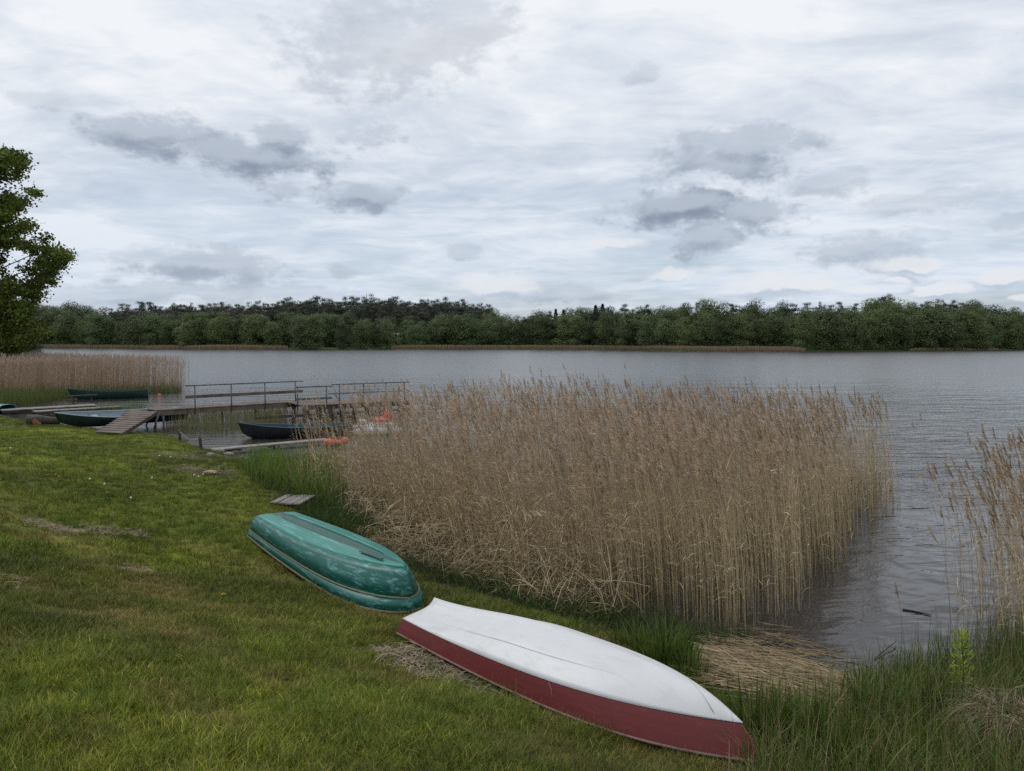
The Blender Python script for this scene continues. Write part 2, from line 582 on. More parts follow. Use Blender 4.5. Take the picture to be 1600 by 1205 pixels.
def paint_mat(name, base, wear, wearamt=.45, rough=.4, scale=6, stretch=(1, 1, 1), grime=(.1, .09, .06), grimeamt=.25, coat=0.0):
    m, t, b = mat(name)
    tcx = t.n('ShaderNodeTexCoord')
    v = t.vmath('MULTIPLY', tcx.outputs['Object'], stretch)
    n = t.noise(v, scale, 8, .68, .6)
    n2 = t.noise(tcx.outputs['Object'], 2.2, 5, .6)
    n3 = t.noise(tcx.outputs['Object'], 45, 4, .6)
    c = t.mix(t.math('MULTIPLY', t.smooth(n, .5, .66), wearamt), base, wear)
    c = t.mix(t.math('MULTIPLY', t.smooth(n2, .48, .8), grimeamt), c, grime)
    c = t.mix(t.math('MULTIPLY', t.smooth(n3, .68, .75), grimeamt), c, grime)
    t.link(c, b.inputs['Base Color'])
    t.link(t.math('ADD', rough, t.math('MULTIPLY', n, .25)), b.inputs['Roughness'])
    b.inputs['Coat Weight'].default_value = coat
    bp = t.n('ShaderNodeBump'); bp.inputs['Strength'].default_value = .12; bp.inputs['Distance'].default_value = .004
    t.link(n, bp.inputs['Height']); t.link(bp.outputs[0], b.inputs['Normal'])
    return m


M_WHITE = paint_mat('white_gelcoat', (.62, .625, .63), (.52, .52, .51), .5, .34, 3, (.6, 2, 1), grime=(.34, .32, .25), grimeamt=.28)
M_RED = paint_mat('dark_red_gelcoat', (.130, .008, .008), (.20, .035, .028), .35, .42, 5, (.5, 2, 3), grime=(.09, .03, .025), grimeamt=.35)
M_WHITERIM = paint_mat('scuffed_rim', (.26, .17, .15), (.15, .04, .035), .8, .6, 12)
M_TEAL = paint_mat('faded_teal_gelcoat', (.003, .105, .082), (.14, .35, .34), .9, .36, 6.0, (.30, 1.6, 3.2), grime=(.02, .06, .05), grimeamt=.35)
M_TEALTOP = paint_mat('sun_bleached_teal_gelcoat', (.010, .185, .150), (.13, .36, .34), .85, .40, 5.2, (.22, 4.0, 1.0), grime=(.02, .09, .08), grimeamt=.3)
M_TEALDARK = paint_mat('deep_teal_gelcoat', (.003, .075, .060), (.02, .13, .11), .5, .38, 5, (.4, 2, 1))
M_TAN = paint_mat('weathered_tan_lip', (.17, .15, .09), (.02, .11, .09), .95, .7, 14)
M_DKHULL = paint_mat('near_black_hull', (.008, .010, .014), (.022, .026, .032), .4, .35, 6)
M_BLUEIN = paint_mat('blue_green_boat_interior', (.020, .075, .10), (.06, .13, .17), .5, .4, 6)
M_GREENHULL = paint_mat('bottle_green_hull', (.006, .034, .024), (.02, .07, .05), .4, .35, 6)
M_DKGREEN = paint_mat('blackish_green_hull', (.006, .020, .018), (.02, .05, .045), .4, .35, 6)
M_GREYIN = paint_mat('pale_grey_boat_interior', (.26, .31, .35), (.16, .20, .22), .5, .5, 6)
M_ORANGE = paint_mat('orange_plastic', (.62, .085, .035), (.72, .2, .12), .4, .35, 5)
M_PEDWHITE = paint_mat('white_plastic', (.62, .66, .70), (.45, .48, .5), .4, .35, 5)
M_CREASE = paint_mat('grey_crease', (.52, .53, .54), (.45, .46, .46), .4, .45, 8)
M_ROPE = paint_mat('old_rope', (.20, .17, .13), (.30, .26, .2), .5, .9, 20)

m, t, b = mat('stone'); M_STONE = m
n = t.noise(None, 6, 6, .65)
t.link(t.ramp(n, [(.3, (.10, .09, .08)), (.7, (.32, .30, .27))]), b.inputs['Base Color']); b.inputs['Roughness'].default_value = .9
m, t, b = mat('dandelion_yellow'); M_YEL = m
b.inputs['Base Color'].default_value = (.80, .56, .02, 1); b.inputs['Roughness'].default_value = .7
m, t, b = mat('seed_head'); M_SEED = m
b.inputs['Base Color'].default_value = (.66, .66, .62, 1); b.inputs['Roughness'].default_value = .9

# ground
m, t, b = mat('soil_and_turf'); M_GROUND = m
at = t.n('ShaderNodeAttribute'); at.attribute_name = 'tint'
g = t.n('ShaderNodeNewGeometry')
n = t.noise(g.outputs['Position'], 14, 6, .7)
n2 = t.noise(g.outputs['Position'], 2.2, 5, .6)
c = t.mix(1.0, at.outputs['Color'], t.ramp(n, [(.3, (.45, .45, .45)), (.7, (1.4, 1.4, 1.4))]), 'MULTIPLY')
c = t.mix(1.0, c, t.ramp(n2, [(.3, (.8, .8, .8)), (.7, (1.2, 1.2, 1.2))]), 'MULTIPLY')
t.link(c, b.inputs['Base Color']); b.inputs['Roughness'].default_value = .95; b.inputs['Specular IOR Level'].default_value = .1
bp = t.n('ShaderNodeBump'); bp.inputs['Strength'].default_value = .8; bp.inputs['Distance'].default_value = .03
t.link(n, bp.inputs['Height']); t.link(bp.outputs[0], b.inputs['Normal'])

# water
m, t, b = mat('lake_water'); M_WATER = m
g = t.n('ShaderNodeNewGeometry')
pos = g.outputs['Position']
dist = t.vmath('LENGTH', pos)
b.inputs['Base Color'].default_value = (.036, .032, .030, 1)
b.inputs['IOR'].default_value = 1.36
rt = t.smooth(dist, 14.0, 110.0, .012, .24)
t.link(rt, b.inputs['Roughness'])
rot = t.n('ShaderNodeVectorRotate', rotation_type='Z_AXIS'); rot.inputs['Angle'].default_value = R(-14)
t.link(pos, rot.inputs[0])
pr = rot.outputs[0]
wv = t.vmath('ADD', pr, t.vmath('SCALE', t.noise(pr, .35, 2, .5, col=True), scale=1.3))
big = t.noise(t.vmath('MULTIPLY', wv, (.45, 1.7, 1)), 1.25, 3, .5)
mid = t.noise(t.vmath('MULTIPLY', wv, (.55, 1.9, 1)), 3.4, 3, .5)
sml = t.noise(t.vmath('MULTIPLY', pr, (.8, 1.8, 1)), 11.0, 3, .55)
gust = t.noise(t.vmath('MULTIPLY', pos, (.3, 1.3, 1)), .05, 5, .62)
calm = t.smooth(dist, 10.0, 24.0, .26, 1.0)
amp = t.math('MULTIPLY', calm, t.smooth(gust, .3, .7, .85, 1.15))
hug = t.noise(t.vmath('MULTIPLY', wv, (.35, 1.3, 1)), .42, 2, .5)
h = t.math('ADD', t.math('MULTIPLY', big, .070), t.math('ADD', t.math('MULTIPLY', mid, .036), t.math('MULTIPLY', t.math('MULTIPLY', sml, .0075), t.smooth(dist, 12., 24., .1, 1.))))
swl = t.noise(t.vmath('ADD', pr, t.vmath('SCALE', t.noise(pr, 1.1, 2, .5, col=True), scale=.8)), 1.9, 1, .4)
h = t.math('ADD', h, t.math('MULTIPLY', swl, t.smooth(dist, 12., 24., .11, .0)))
h = t.math('ADD', h, t.math('MULTIPLY', hug, t.smooth(dist, 14., 60., .03, .16)))
h = t.math('MULTIPLY', t.math('MULTIPLY', h, amp), t.smooth(dist, 20., 70., 1.0, .5))
bp = t.n('ShaderNodeBump'); bp.inputs['Strength'].default_value = 1.0; bp.inputs['Distance'].default_value = 1.0
t.link(h, bp.inputs['Height']); t.link(bp.outputs[0], b.inputs['Normal'])

# ------------------------------------------------------------------ ground and water
def polar(r0, r1, nr, na):
    rr_ = np.concatenate([[0.0], np.geomspace(r0, r1, nr)])
    aa = np.linspace(0, 2 * PI, na, endpoint=False)
    # denser where the view looks
    aa = aa - .55 * np.sin(aa)
    x = rr_[:, None] * np.sin(aa)[None]; y = rr_[:, None] * np.cos(aa)[None]
    i = (np.arange(nr)[:, None] * na + np.arange(na)[None]); j = (np.arange(nr)[:, None] * na + (np.arange(na)[None] + 1) % na)
    f = np.stack([i, j, j + na, i + na], -1).reshape(-1, 4)
    return x.ravel(), y.ravel(), f


def dryness(x, y):
    d = .6 * fbm((x * .8 - .6 * y) * .28, (.6 * x + .8 * y) * 1.05, 31, 5) + .4 * fbm(x * 1.9, y * 1.9, 38, 4)
    d = np.clip((d - .45) * 4.2, 0, 1) * (.45 + .9 * vnoise(x * 4.3, y * 4.3, 35))
    d = np.clip(d, 0, 1)
    return d * (1 - .75 * np.clip((y - 9) / 10, 0, 1))


DIRT = [(G(690, 1050), .95, .32, -35), (G(600, 1020), .4, .2, -20), (G(318, 736), 1.3, .55, -10), (G(268, 714), 1.1, .45, 10), (G(560, 920), 1.0, .22, -40), (G(330, 712), 1.0, .5, 0),
        (G(95, 826), .9, .16, -12), (G(190, 836), 1.0, .14, -8), (G(440, 700), .8, .4, 0), (G(430, 812), .8, .25, -30), (G(520, 900), .7, .2, -40)]


def bare(x, y):
    m_ = np.zeros(np.shape(x))
    for p, a_, b_, dg in DIRT:
        c_, s_ = math.cos(R(dg)), math.sin(R(dg))
        u = ((x - p.x) * c_ + (y - p.y) * s_) / a_; v = (-(x - p.x) * s_ + (y - p.y) * c_) / b_
        m_ = np.maximum(m_, np.clip(1.5 - (u * u + v * v) - .9 * (fbm(x * 4, y * 4, 55) - .2), 0, 1))
    return m_


def lawn_col(x, y):
    """true colour of the turf: lush patches and dry thatch"""
    g1 = np.array([.100, .132, .017]); g2 = np.array([.175, .215, .024]); dry = np.array([.29, .225, .075])
    k = np.clip((fbm(x * .45, y * .45, 41, 4) - .3) * 2.2, 0, 1)[..., None]
    c = g1 * (1 - k) + g2 * k
    c = c * (.72 + .56 * fbm(x * 1.6 + 5, y * 1.6, 47, 3))[..., None]
    d = dryness(x, y)[..., None]
    return c * (1 - d * .62) + dry * d * .62


x, y, f = polar(.5, 1500, 330, 620)
z = ground_z(x, y)
s = shore_s(x, y)
c = lawn_col(x, y) * .8
mud = np.array([.045, .038, .028])
k = np.clip(s / .8, 0, 1)[:, None]
c = mud * (1 - k) + c * k
far = (y > 200)[:, None]
bq = bare(x, y)[:, None]; c = c * (1 - bq) + np.array([.060, .048, .034]) * bq
c = np.where(far, np.array([.06, .10, .03]), c)
ge = Geo(); ge.add(np.stack([x, y, z], -1), f, c)
go = link('ground', ge.mesh('ground', True), M_GROUND); go['kind'] = 'structure'

bm = bmesh.new()
vs = [bm.verts.new(p) for p in ((-1500, -1500, 0), (1500, -1500, 0), (1500, 1500, 0), (-1500, 1500, 0))]
bm.faces.new(vs)
wo = bmo('water', bm, M_WATER); wo['kind'] = 'structure'


# ------------------------------------------------------------------ scatter of tufts for ground cover
def scatter(name, Pts, rot_, scl, tint, meshes, label, cat):
    me = bpy.data.meshes.new(name)
    N = len(Pts)
    me.vertices.add(N); me.vertices.foreach_set('co', np.asarray(Pts, np.float32).ravel())
    a = me.attributes.new('rot', 'FLOAT_VECTOR', 'POINT'); a.data.foreach_set('vector', np.asarray(rot_, np.float32).ravel())
    a = me.attributes.new('scl', 'FLOAT_VECTOR', 'POINT'); a.data.foreach_set('vector', np.asarray(scl, np.float32).ravel())
    a = me.attributes.new('idx', 'INT', 'POINT'); a.data.foreach_set('value', rng.integers(0, len(meshes), N).astype(np.int32))
    a = me.attributes.new('tint', 'FLOAT_COLOR', 'POINT')
    a.data.foreach_set('color', np.hstack([tint, np.ones((N, 1))]).astype(np.float32).ravel())
    ng = bpy.data.node_groups.new(name, 'GeometryNodeTree')
    ng.interface.new_socket('Geometry', in_out='INPUT', socket_type='NodeSocketGeometry')
    ng.interface.new_socket('Geometry', in_out='OUTPUT', socket_type='NodeSocketGeometry')
    gi = ng.nodes.new('NodeGroupInput'); gout = ng.nodes.new('NodeGroupOutput')
    jo = ng.nodes.new('GeometryNodeJoinGeometry')
    for q in meshes:
        po = bpy.data.objects.new(name + '_tuft', q)
        oi = ng.nodes.new('GeometryNodeObjectInfo'); oi.inputs['Object'].default_value = po; oi.inputs['As Instance'].default_value = True
        ng.links.new(oi.outputs['Geometry'], jo.inputs[0])
    ins = ng.nodes.new('GeometryNodeInstanceOnPoints')
    ins.inputs['Pick Instance'].default_value = True

    def attr(nm, ty):
        q = ng.nodes.new('GeometryNodeInputNamedAttribute'); q.data_type = ty; q.inputs['Name'].default_value = nm
        return q.outputs[0]
    e2r = ng.nodes.new('FunctionNodeEulerToRotation')
    ng.links.new(attr('rot', 'FLOAT_VECTOR'), e2r.inputs[0])
    ng.links.new(gi.outputs[0], ins.inputs['Points']); ng.links.new(jo.outputs[0], ins.inputs['Instance'])
    ng.links.new(attr('idx', 'INT'), ins.inputs['Instance Index'])
    ng.links.new(e2r.outputs[0], ins.inputs['Rotation']); ng.links.new(attr('scl', 'FLOAT_VECTOR'), ins.inputs['Scale'])
    ng.links.new(ins.outputs[0], gout.inputs[0])
    o = link(name, me)
    md = o.modifiers.new('scatter', 'NODES'); md.node_group = ng
    tag(o, label, cat, kind='stuff')
    return o


HULLS = ((G(625, 1003), G(1184, 1194)), (G(388, 842), G(636, 957)))


def hull_dist(x, y):
    best = np.full(np.shape(x), 9.0)
    for a, b in HULLS:
        dx_, dy_ = b.x - a.x, b.y - a.y
        t_ = np.clip(((x - a.x) * dx_ + (y - a.y) * dy_) / (dx_ * dx_ + dy_ * dy_), 0, 1)
        best = np.minimum(best, np.hypot(x - a.x - t_ * dx_, y - a.y - t_ * dy_))
    return best


def tuft_mesh(seed, n, spread, hmin, hmax, width, curl, deadfrac, segs=2):
    r = np.random.default_rng(seed)
    a = r.uniform(0, 2 * PI, n); q = spread * np.sqrt(r.random(n))
    base = np.stack([np.cos(a) * q, np.sin(a) * q, -.01 + 0 * a], -1)
    h = r.uniform(hmin, hmax, n)
    b_ = r.uniform(0, 2 * PI, n)
    lean = r.uniform(.05, .55, n) * curl
    up = np.stack([np.cos(b_) * lean * h, np.sin(b_) * lean * h, h], -1)
    bend = np.stack([np.cos(b_) * h * lean * .8, np.sin(b_) * h * lean * .8, -h * lean * .35], -1)
    sa = b_ + PI / 2 + r.normal(0, .5, n)
    side = np.stack([np.cos(sa), np.sin(sa), 0 * sa], -1)
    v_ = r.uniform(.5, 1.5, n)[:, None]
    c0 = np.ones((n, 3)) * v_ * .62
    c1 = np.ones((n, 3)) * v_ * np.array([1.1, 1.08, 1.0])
    dead = r.random(n) < deadfrac
    c0[dead] = np.array([1.8, 1.2, 2.0]) * v_[dead]; c1[dead] = np.array([2.1, 1.45, 2.6]) * v_[dead]
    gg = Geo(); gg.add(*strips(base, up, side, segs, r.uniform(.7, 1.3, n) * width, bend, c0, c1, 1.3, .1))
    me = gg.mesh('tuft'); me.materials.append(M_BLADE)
    return me


def view_pts(n, r0, r1, pw, a0=-42, a1=42):
    """points spread on the ground in the part of the lawn that the view covers"""
    u = rng.random(n)
    e = 2 - pw
    r_ = (r0 ** e + u * (r1 ** e - r0 ** e)) ** (1 / e)
    a = np.radians(rng.uniform(a0, a1, n))
    return r_ * np.sin(a), r_ * np.cos(a), r_


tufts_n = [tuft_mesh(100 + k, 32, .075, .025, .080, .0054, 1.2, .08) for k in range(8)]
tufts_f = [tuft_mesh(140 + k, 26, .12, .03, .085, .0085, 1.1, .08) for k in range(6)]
for (nm, n_, r0, r1, pw, ms) in (('lawn_grass', 52000, 2.2, 11, 1.0, tufts_n), ('lawn_grass', 42000, 10.5, 44, 1.2, tufts_f)):
    x, y, r_ = view_pts(n_, r0, r1, pw, -43, 30)
    s = shore_s(x, y)
    keep = (s > .15 + .5 * rng.random(len(x)))
    x, y, r_ = x[keep], y[keep], r_[keep]
    z = ground_z(x, y)
    N = len(x)
    dr = dryness(x, y)
    sc = rng.uniform(.7, 1.25, N) * (1 - .35 * dr) * (.75 + .75 * fbm(x * 1.7, y * 1.7, 61)) 
    tint = lawn_col(x, y) * rng.uniform(.8, 1.2, (N, 1)) * (.75 + .5 * fbm(x * 3, y * 3, 77))[:, None]
    rot_ = np.stack([rng.normal(0, .1, N), rng.normal(0, .1, N), rng.uniform(0, 2 * PI, N)], -1)
    bq = bare(x, y); sc = sc * (1 - .55 * bq); kk = rng.random(N) > bq * .75
    x, y, z, sc, tint, rot_ = x[kk], y[kk], z[kk], sc[kk], tint[kk], rot_[kk]; N = len(x)
    near = r0 < 5
    if near:
        hd = hull_dist(x, y); sc = sc * np.clip(.25 + hd / .35, .25, 1)
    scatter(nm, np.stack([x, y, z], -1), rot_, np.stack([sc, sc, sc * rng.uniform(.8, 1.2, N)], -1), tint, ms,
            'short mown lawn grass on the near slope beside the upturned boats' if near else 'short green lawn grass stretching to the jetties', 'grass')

# longer tussocks standing out of the lawn
tl = [tuft_mesh(170 + k, 46, .09, .07, .18, .005, 1.0, .05) for k in range(5)]
x, y, r_ = view_pts(9000, 2.4, 26, 1.3, -43, 30)
s = shore_s(x, y)
k = (s > .3) & (fbm(x * .7, y * .7, 91) > .56 - .1 * (s < 2)) & (hull_dist(x, y) > .3)
x, y = x[k], y[k]; N = len(x)
sc = rng.uniform(.5, 1.1, N)
scatter('grass_tussocks', np.stack([x, y, ground_z(x, y)], -1), np.stack([0 * x, 0 * x, rng.uniform(0, 6.28, N)], -1), np.stack([sc, sc, sc], -1),
        lawn_col(x, y) * np.array([.75, .9, .9]) * rng.uniform(.8, 1.2, (N, 1)), tl, 'slightly longer dark green grass tussocks scattered over the lawn', 'grass')


# ------------------------------------------------------------------ reeds
def in_poly(x, y, poly):
    poly = np.array(poly, float); ins = np.zeros(x.shape, bool)
    j = len(poly) - 1
    for i in range(len(poly)):
        xi, yi = poly[i]; xj, yj = poly[j]
        c_ = ((yi > y) != (yj > y)) & (x < (xj - xi) * (y - yi) / (yj - yi + 1e-12) + xi)
        ins ^= c_; j = i
    return ins


def poly_pts(poly, n, wob=.6, seed=0):
    poly = np.array(poly, float)
    lo = poly.min(0) - wob; hi = poly.max(0) + wob
    X = []; Y = []; tot = 0
    while tot < n:
        x = rng.uniform(lo[0], hi[0], n * 2); y = rng.uniform(lo[1], hi[1], n * 2)
        ox = (fbm(x * .8, y * .8, 200 + seed) - .5) * 2 * wob; oy = (fbm(x * .8, y * .8, 300 + seed) - .5) * 2 * wob
        k = in_poly(x + ox + rng.normal(0, .22 * wob, len(x)), y + oy + rng.normal(0, .22 * wob, len(x)), poly)
        X.append(x[k]); Y.append(y[k]); tot += k.sum()
    return np.concatenate(X)[:n], np.concatenate(Y)[:n]


CLEAR = G(438, 792)


def off_landing(x, y):
    return np.hypot((x - CLEAR.x) / .55, (y - CLEAR.y) / .7) > 1


def reeds(geo, x, y, H, rad=.0042, plume=1.0, leaves=4, lean=(-.10, .0), c_low=(.27, .225, .09), c_mid=(.56, .44, .27), c_top=(.50, .38, .24), plumec=(.45, .335, .235), pstr=10, leansd=.05, greenlow=0.0, plume_tall=False):
    if np.ndim(H) == 1 and np.ndim(greenlow) == 0:
        q_ = off_landing(x, y); x, y, H = x[q_], y[q_], H[q_]
    N = len(x)
    z0 = np.maximum(ground_z(x, y), -.35) - .02
    h = H - z0
    K = 7; t_ = np.linspace(0, 1, K)
    lx = lean[0] + rng.normal(0, leansd, N) + (fbm(x * .7, y * .7, 611) - .5) * .22; ly = lean[1] + rng.normal(0, leansd, N)
    lx2 = lean[0] * .8 + rng.normal(0, .04, N)
    cen = np.zeros((N, K, 3))
    cen[..., 0] = x[:, None] + h[:, None] * (lx[:, None] * t_[None] * .45 + lx2[:, None] * t_[None] ** 3)
    cen[..., 1] = y[:, None] + h[:, None] * (ly[:, None] * t_[None])
    cen[..., 2] = z0[:, None] + h[:, None] * t_[None]
    rd = rad * rng.uniform(.75, 1.25, N)[:, None] * (1 - .55 * t_)[None]
    var = rng.uniform(.62, 1.32, N)[:, None, None]
    cl, cm, ct = map(np.array, (c_low, c_mid, c_top))
    tt = t_[None, :, None]
    gmix = np.clip(rng.random(N)[:, None, None] * 1.2 - .2 + greenlow, 0, 1)
    low = cl * gmix + cm * .8 * (1 - gmix)
    col = np.where(tt < .4, low + (cm - low) * (tt / .4), cm + (ct - cm) * ((tt - .4) / .6)) * var
    geo.add(*tubes(cen, rd, col))
    # leaves
    if leaves:
        n2 = N * leaves
        i = np.repeat(np.arange(N), leaves)
        u = rng.uniform(.25, .9, n2)
        fi = u * (K - 1); i0 = np.minimum(fi.astype(int), K - 2); fr = (fi - i0)[:, None]
        base = cen[i, i0] * (1 - fr) + cen[i, i0 + 1] * fr
        a = np.where(rng.random(n2) < .65, PI + rng.normal(0, .7, n2), rng.uniform(0, 2 * PI, n2))
        L = rng.uniform(.12, .42, n2)
        dr = np.stack([np.cos(a), np.sin(a), 0 * a], -1)
        up = dr * (L * .35)[:, None]; up[:, 2] = L * rng.uniform(.3, 1.0, n2)
        bend = dr * (L * .25)[:, None]; bend[:, 2] = -L * rng.uniform(.1, .8, n2)
        side = np.stack([-np.sin(a), np.cos(a), rng.normal(0, .4, n2)], -1)
        cc = cm * rng.uniform(.7, 1.35, (n2, 1))
        geo.add(*strips(base, up, unit(side), 2, rng.uniform(.007, .014, n2) * rad / .0042, bend, cc, cc * 1.05, 1.2, .1))
    if plume:
        has = np.nonzero(rng.random(N) < (plume * np.clip((H - 1.55) / .5, .12, 1) if plume_tall else plume))[0]
        n2 = len(has) * pstr
        i = np.repeat(has, pstr)
        u = np.tile(np.linspace(0, 1, pstr), len(has))
        top = cen[i, K - 1]; d = unit(cen[i, K - 1] - cen[i, K - 2])
        pl = (.20 + .14 * rng.random(N))[i]
        base = top + d * ((u - .45) * pl * .85)[:, None]
        a = PI + rng.normal(0, .75, n2)
        L = pl * rng.uniform(.35, .7, n2) * (1.1 - .6 * u)
        dr = np.stack([np.cos(a), np.sin(a) * .8, 0 * a], -1)
        up = dr * (L * .20)[:, None] + d * (L * .95)[:, None]
        bend = dr * (L * .26)[:, None]; bend[:, 2] -= L * .45
        b2 = rng.uniform(0, 2 * PI, n2)
        side = np.stack([np.cos(b2), np.sin(b2), rng.normal(0, .3, n2)], -1)
        cc = np.array(plumec) * rng.uniform(.7, 1.3, N)[i][:, None]
        geo.add(*strips(base, up, unit(side), 2, rng.uniform(.010, .020, n2) * (rad / .0042) ** .7, bend, cc * .9, cc * 1.15, 1.5, .3))


BED = [(-4.0, 18.7), (-3.6, 17.3), (-2.6, 16.0), (-1.1, 13.2), (.6, 11.3), (1.6, 10.2), (2.9, 9.4), (4.2, 10.8), (6.0, 13.4), (8.9, 17.6), (10.3, 20.0), (8.6, 22.6), (4.5, 24.2), (0, 24.2), (-2.4, 23.4), (-4.1, 21.2)]
ge = Geo()
x, y = poly_pts(BED, 11500, .45)
edge_ = np.clip((x - .52 * y + 1.2) / 2.4, 0, 1) * np.clip((y - 10.5) / 2, 0, 1)      # the stand thins out towards open water
k = rng.random(len(x)) > np.maximum(np.maximum(edge_ * .80, .04 + .66 * np.clip((y - 13) / 8, 0, 1)), .15 * (x < -2.4) * (y > 18))
x, y = x[k], y[k]
Hh = 1.50 + .42 * fbm(x * .6, y * .6, 401) + rng.normal(0, .14, len(x)) + np.where(rng.random(len(x)) < .42, rng.uniform(.30, .88, len(x)), 0)
Hh -= np.clip((x - 4.5) / 5, 0, 1) * .28 + .10 * np.clip((-1.8 - x) / 1.5, 0, 1)
gl = np.clip((x - 1) / 6, 0, 1)
low = Hh < 1.9
reeds(ge, x, y, Hh, greenlow=(gl * .55 - .1)[:, None, None], plume=.95, leaves=2, pstr=14, leansd=.04, plume_tall=True)
# shorter, bent and broken ones near the bank
x, y = poly_pts([(-4.2, 18.6), (-2.9, 15.6), (-1.1, 12.8), (.6, 10.9), (1.6, 10.2), (2.2, 11.2), (0, 14.2), (-3, 18.2)], 1500, .5, 3)
reeds(ge, x, y, rng.uniform(.7, 1.9, len(x)), plume=.35, leansd=.16, greenlow=-.1)
o = link('reed_bed', ge.mesh('reed_bed'), M_REED)
tag(o, 'broad stand of tall dry brown reeds with feathery plumes between the upturned boats and the lake', 'reeds', kind='stuff')

# green shoots at the foot of the bed
def shoots(geo, x, y, hmin, hmax, width, col, lean=.25, segs=3, z0=None, colsd=.25, tip=1.15):
    q_ = off_landing(x, y); x, y = x[q_], y[q_]
    N = len(x)
    z = (np.maximum(ground_z(x, y), -.3) if z0 is None else z0) - .02
    h = rng.uniform(hmin, hmax, N) + np.maximum(-z, 0)
    a = rng.uniform(0, 2 * PI, N); q = rng.uniform(0, 1, N) * lean
    dr = np.stack([np.cos(a), np.sin(a), 0 * a], -1)
    up = dr * (h * q * .5)[:, None]; up[:, 2] = h
    bend = dr * (h * q)[:, None]; bend[:, 2] = -h * q * .5
    sa = rng.uniform(0, PI, N)
    side = np.stack([np.cos(sa), np.sin(sa), 0 * sa], -1)
    cc = np.array(col) * rng.uniform(1 - colsd, 1 + colsd, (N, 1)) * (1 + rng.normal(0, .06, (N, 3)))
    geo.add(*strips(np.stack([x, y, z], -1), up, side, segs, width * rng.uniform(.7, 1.3, N), bend, cc * .8, cc * tip, 1.6, .08))


ge = Geo()
x, y = poly_pts([(.5, 11.2), (1.6, 10.2), (2.6, 9.8), (3.9, 11.0), (5.8, 13.6), (8.9, 17.8), (9.6, 20), (6, 18.5), (2.5, 14)], 2600, .6, 5)
shoots(ge, x, y, .30, 1.0, .009, (.125, .125, .045), .12, colsd=.4)
x, y = poly_pts([(-5.2, 18.9), (-3, 15.8), (-1.1, 12.9), (.7, 10.9), (1.5, 11.3), (-1, 15), (-4, 20)], 1800, .5, 6)
shoots(ge, x, y, .2, .6, .010, (.075, .10, .028), .3)
o = link('reed_shoots', ge.mesh('reed_shoots'), M_GREEN)
tag(o, 'young olive green reed shoots growing at the foot of the brown reed stand', 'reeds', kind='stuff')


# collapsed pale straw along the bank
def litter(geo, x, y, zlo, zhi, L, width, col, dirang=None, dirsd=9, arch=.3, tilt=.35):
    N = len(x)
    z = np.maximum(ground_z(x, y), 0) + rng.uniform(zlo, zhi, N)
    l = rng.uniform(.4, 1, N) * L
    a = rng.uniform(0, 2 * PI, N) if dirang is None else dirang + rng.normal(0, dirsd, N)
    dr = np.stack([np.cos(a), np.sin(a), 0 * a], -1)
    tl_ = rng.normal(0, tilt, N)
    up = dr * l[:, None]; up[:, 2] = l * tl_ + l * arch
    bend = dr * 0; bend[:, 2] = -l * (arch + .6 * np.abs(tl_))
    base = np.stack([x, y, z], -1) - dr * (l / 2)[:, None]
    side = np.stack([-np.sin(a), np.cos(a), rng.normal(0, .5, N)], -1)
    cc = np.array(col) * rng.uniform(.55, 1.3, (N, 1))
    geo.add(*strips(base, up, unit(side), 3, width * rng.uniform(.6, 1.3, N), bend, cc, cc, 2, .5))


ge = Geo()
x, y = poly_pts([(-3.9, 16.9), (-2.6, 14.6), (-1.0, 12.1), (.7, 10.5), (1.7, 10.2), (1.2, 11.2), (-.6, 13.2), (-2.2, 15.9)], 2300, .35, 8)
hz = .05 + .75 * fbm(x * 1.3, y * 1.3, 501)
litter(ge, x, y, 0, hz, .8, .0085, (.46, .36, .22), arch=.12, tilt=1.1)
x, y = poly_pts([(-3.4, 14.6), (-2.2, 13.0), (-.4, 11.2), (1.2, 9.9), (1.6, 10.3), (-.5, 12.4), (-2.5, 15.0)], 1700, .3, 9)
litter(ge, x, y, 0, .2, .5, .009, (.32, .25, .14), arch=.15, tilt=.6)
o = link('collapsed_straw', ge.mesh('collapsed_straw'), M_STRAW)
tag(o, 'tangle of collapsed pale straw heaped along the foot of the reeds', 'straw', kind='stuff')

# washed-up mat of cut reed stalks at the water's edge
pm = [tuple(GZ(*q).to_2d()) for q in ((1085, 1025, .05), (1140, 1010, .0), (1230, 1030, 0), (1330, 1085, 0), (1370, 1150, .1), (1290, 1160, .15), (1180, 1130, .15), (1110, 1085, .12))]
ge = Geo()
x, y = poly_pts(pm, 2600, .22, 10)
litter(ge, x, y, .02, .12, .8, .0095, (.30, .225, .13), dirang=R(-28), dirsd=.32, arch=.01, tilt=.02)
pm2 = [tuple(GZ(*q).to_2d()) for q in ((1090, 1000, 0), (1200, 985, 0), (1330, 1030, 0), (1400, 1075, 0), (1340, 1095, 0), (1200, 1040, 0))]
x, y = poly_pts(pm2, 330, .4, 11)
litter(ge, x, y, .005, .03, .6, .008, (.30, .22, .12), dirang=R(-15), dirsd=.5, arch=.0, tilt=.01)
o = link('reed_mat', ge.mesh('reed_mat'), M_STRAW)
tag(o, 'washed up mat of cut golden reed stalks at the water edge right of the white boat', 'straw', kind='stuff')

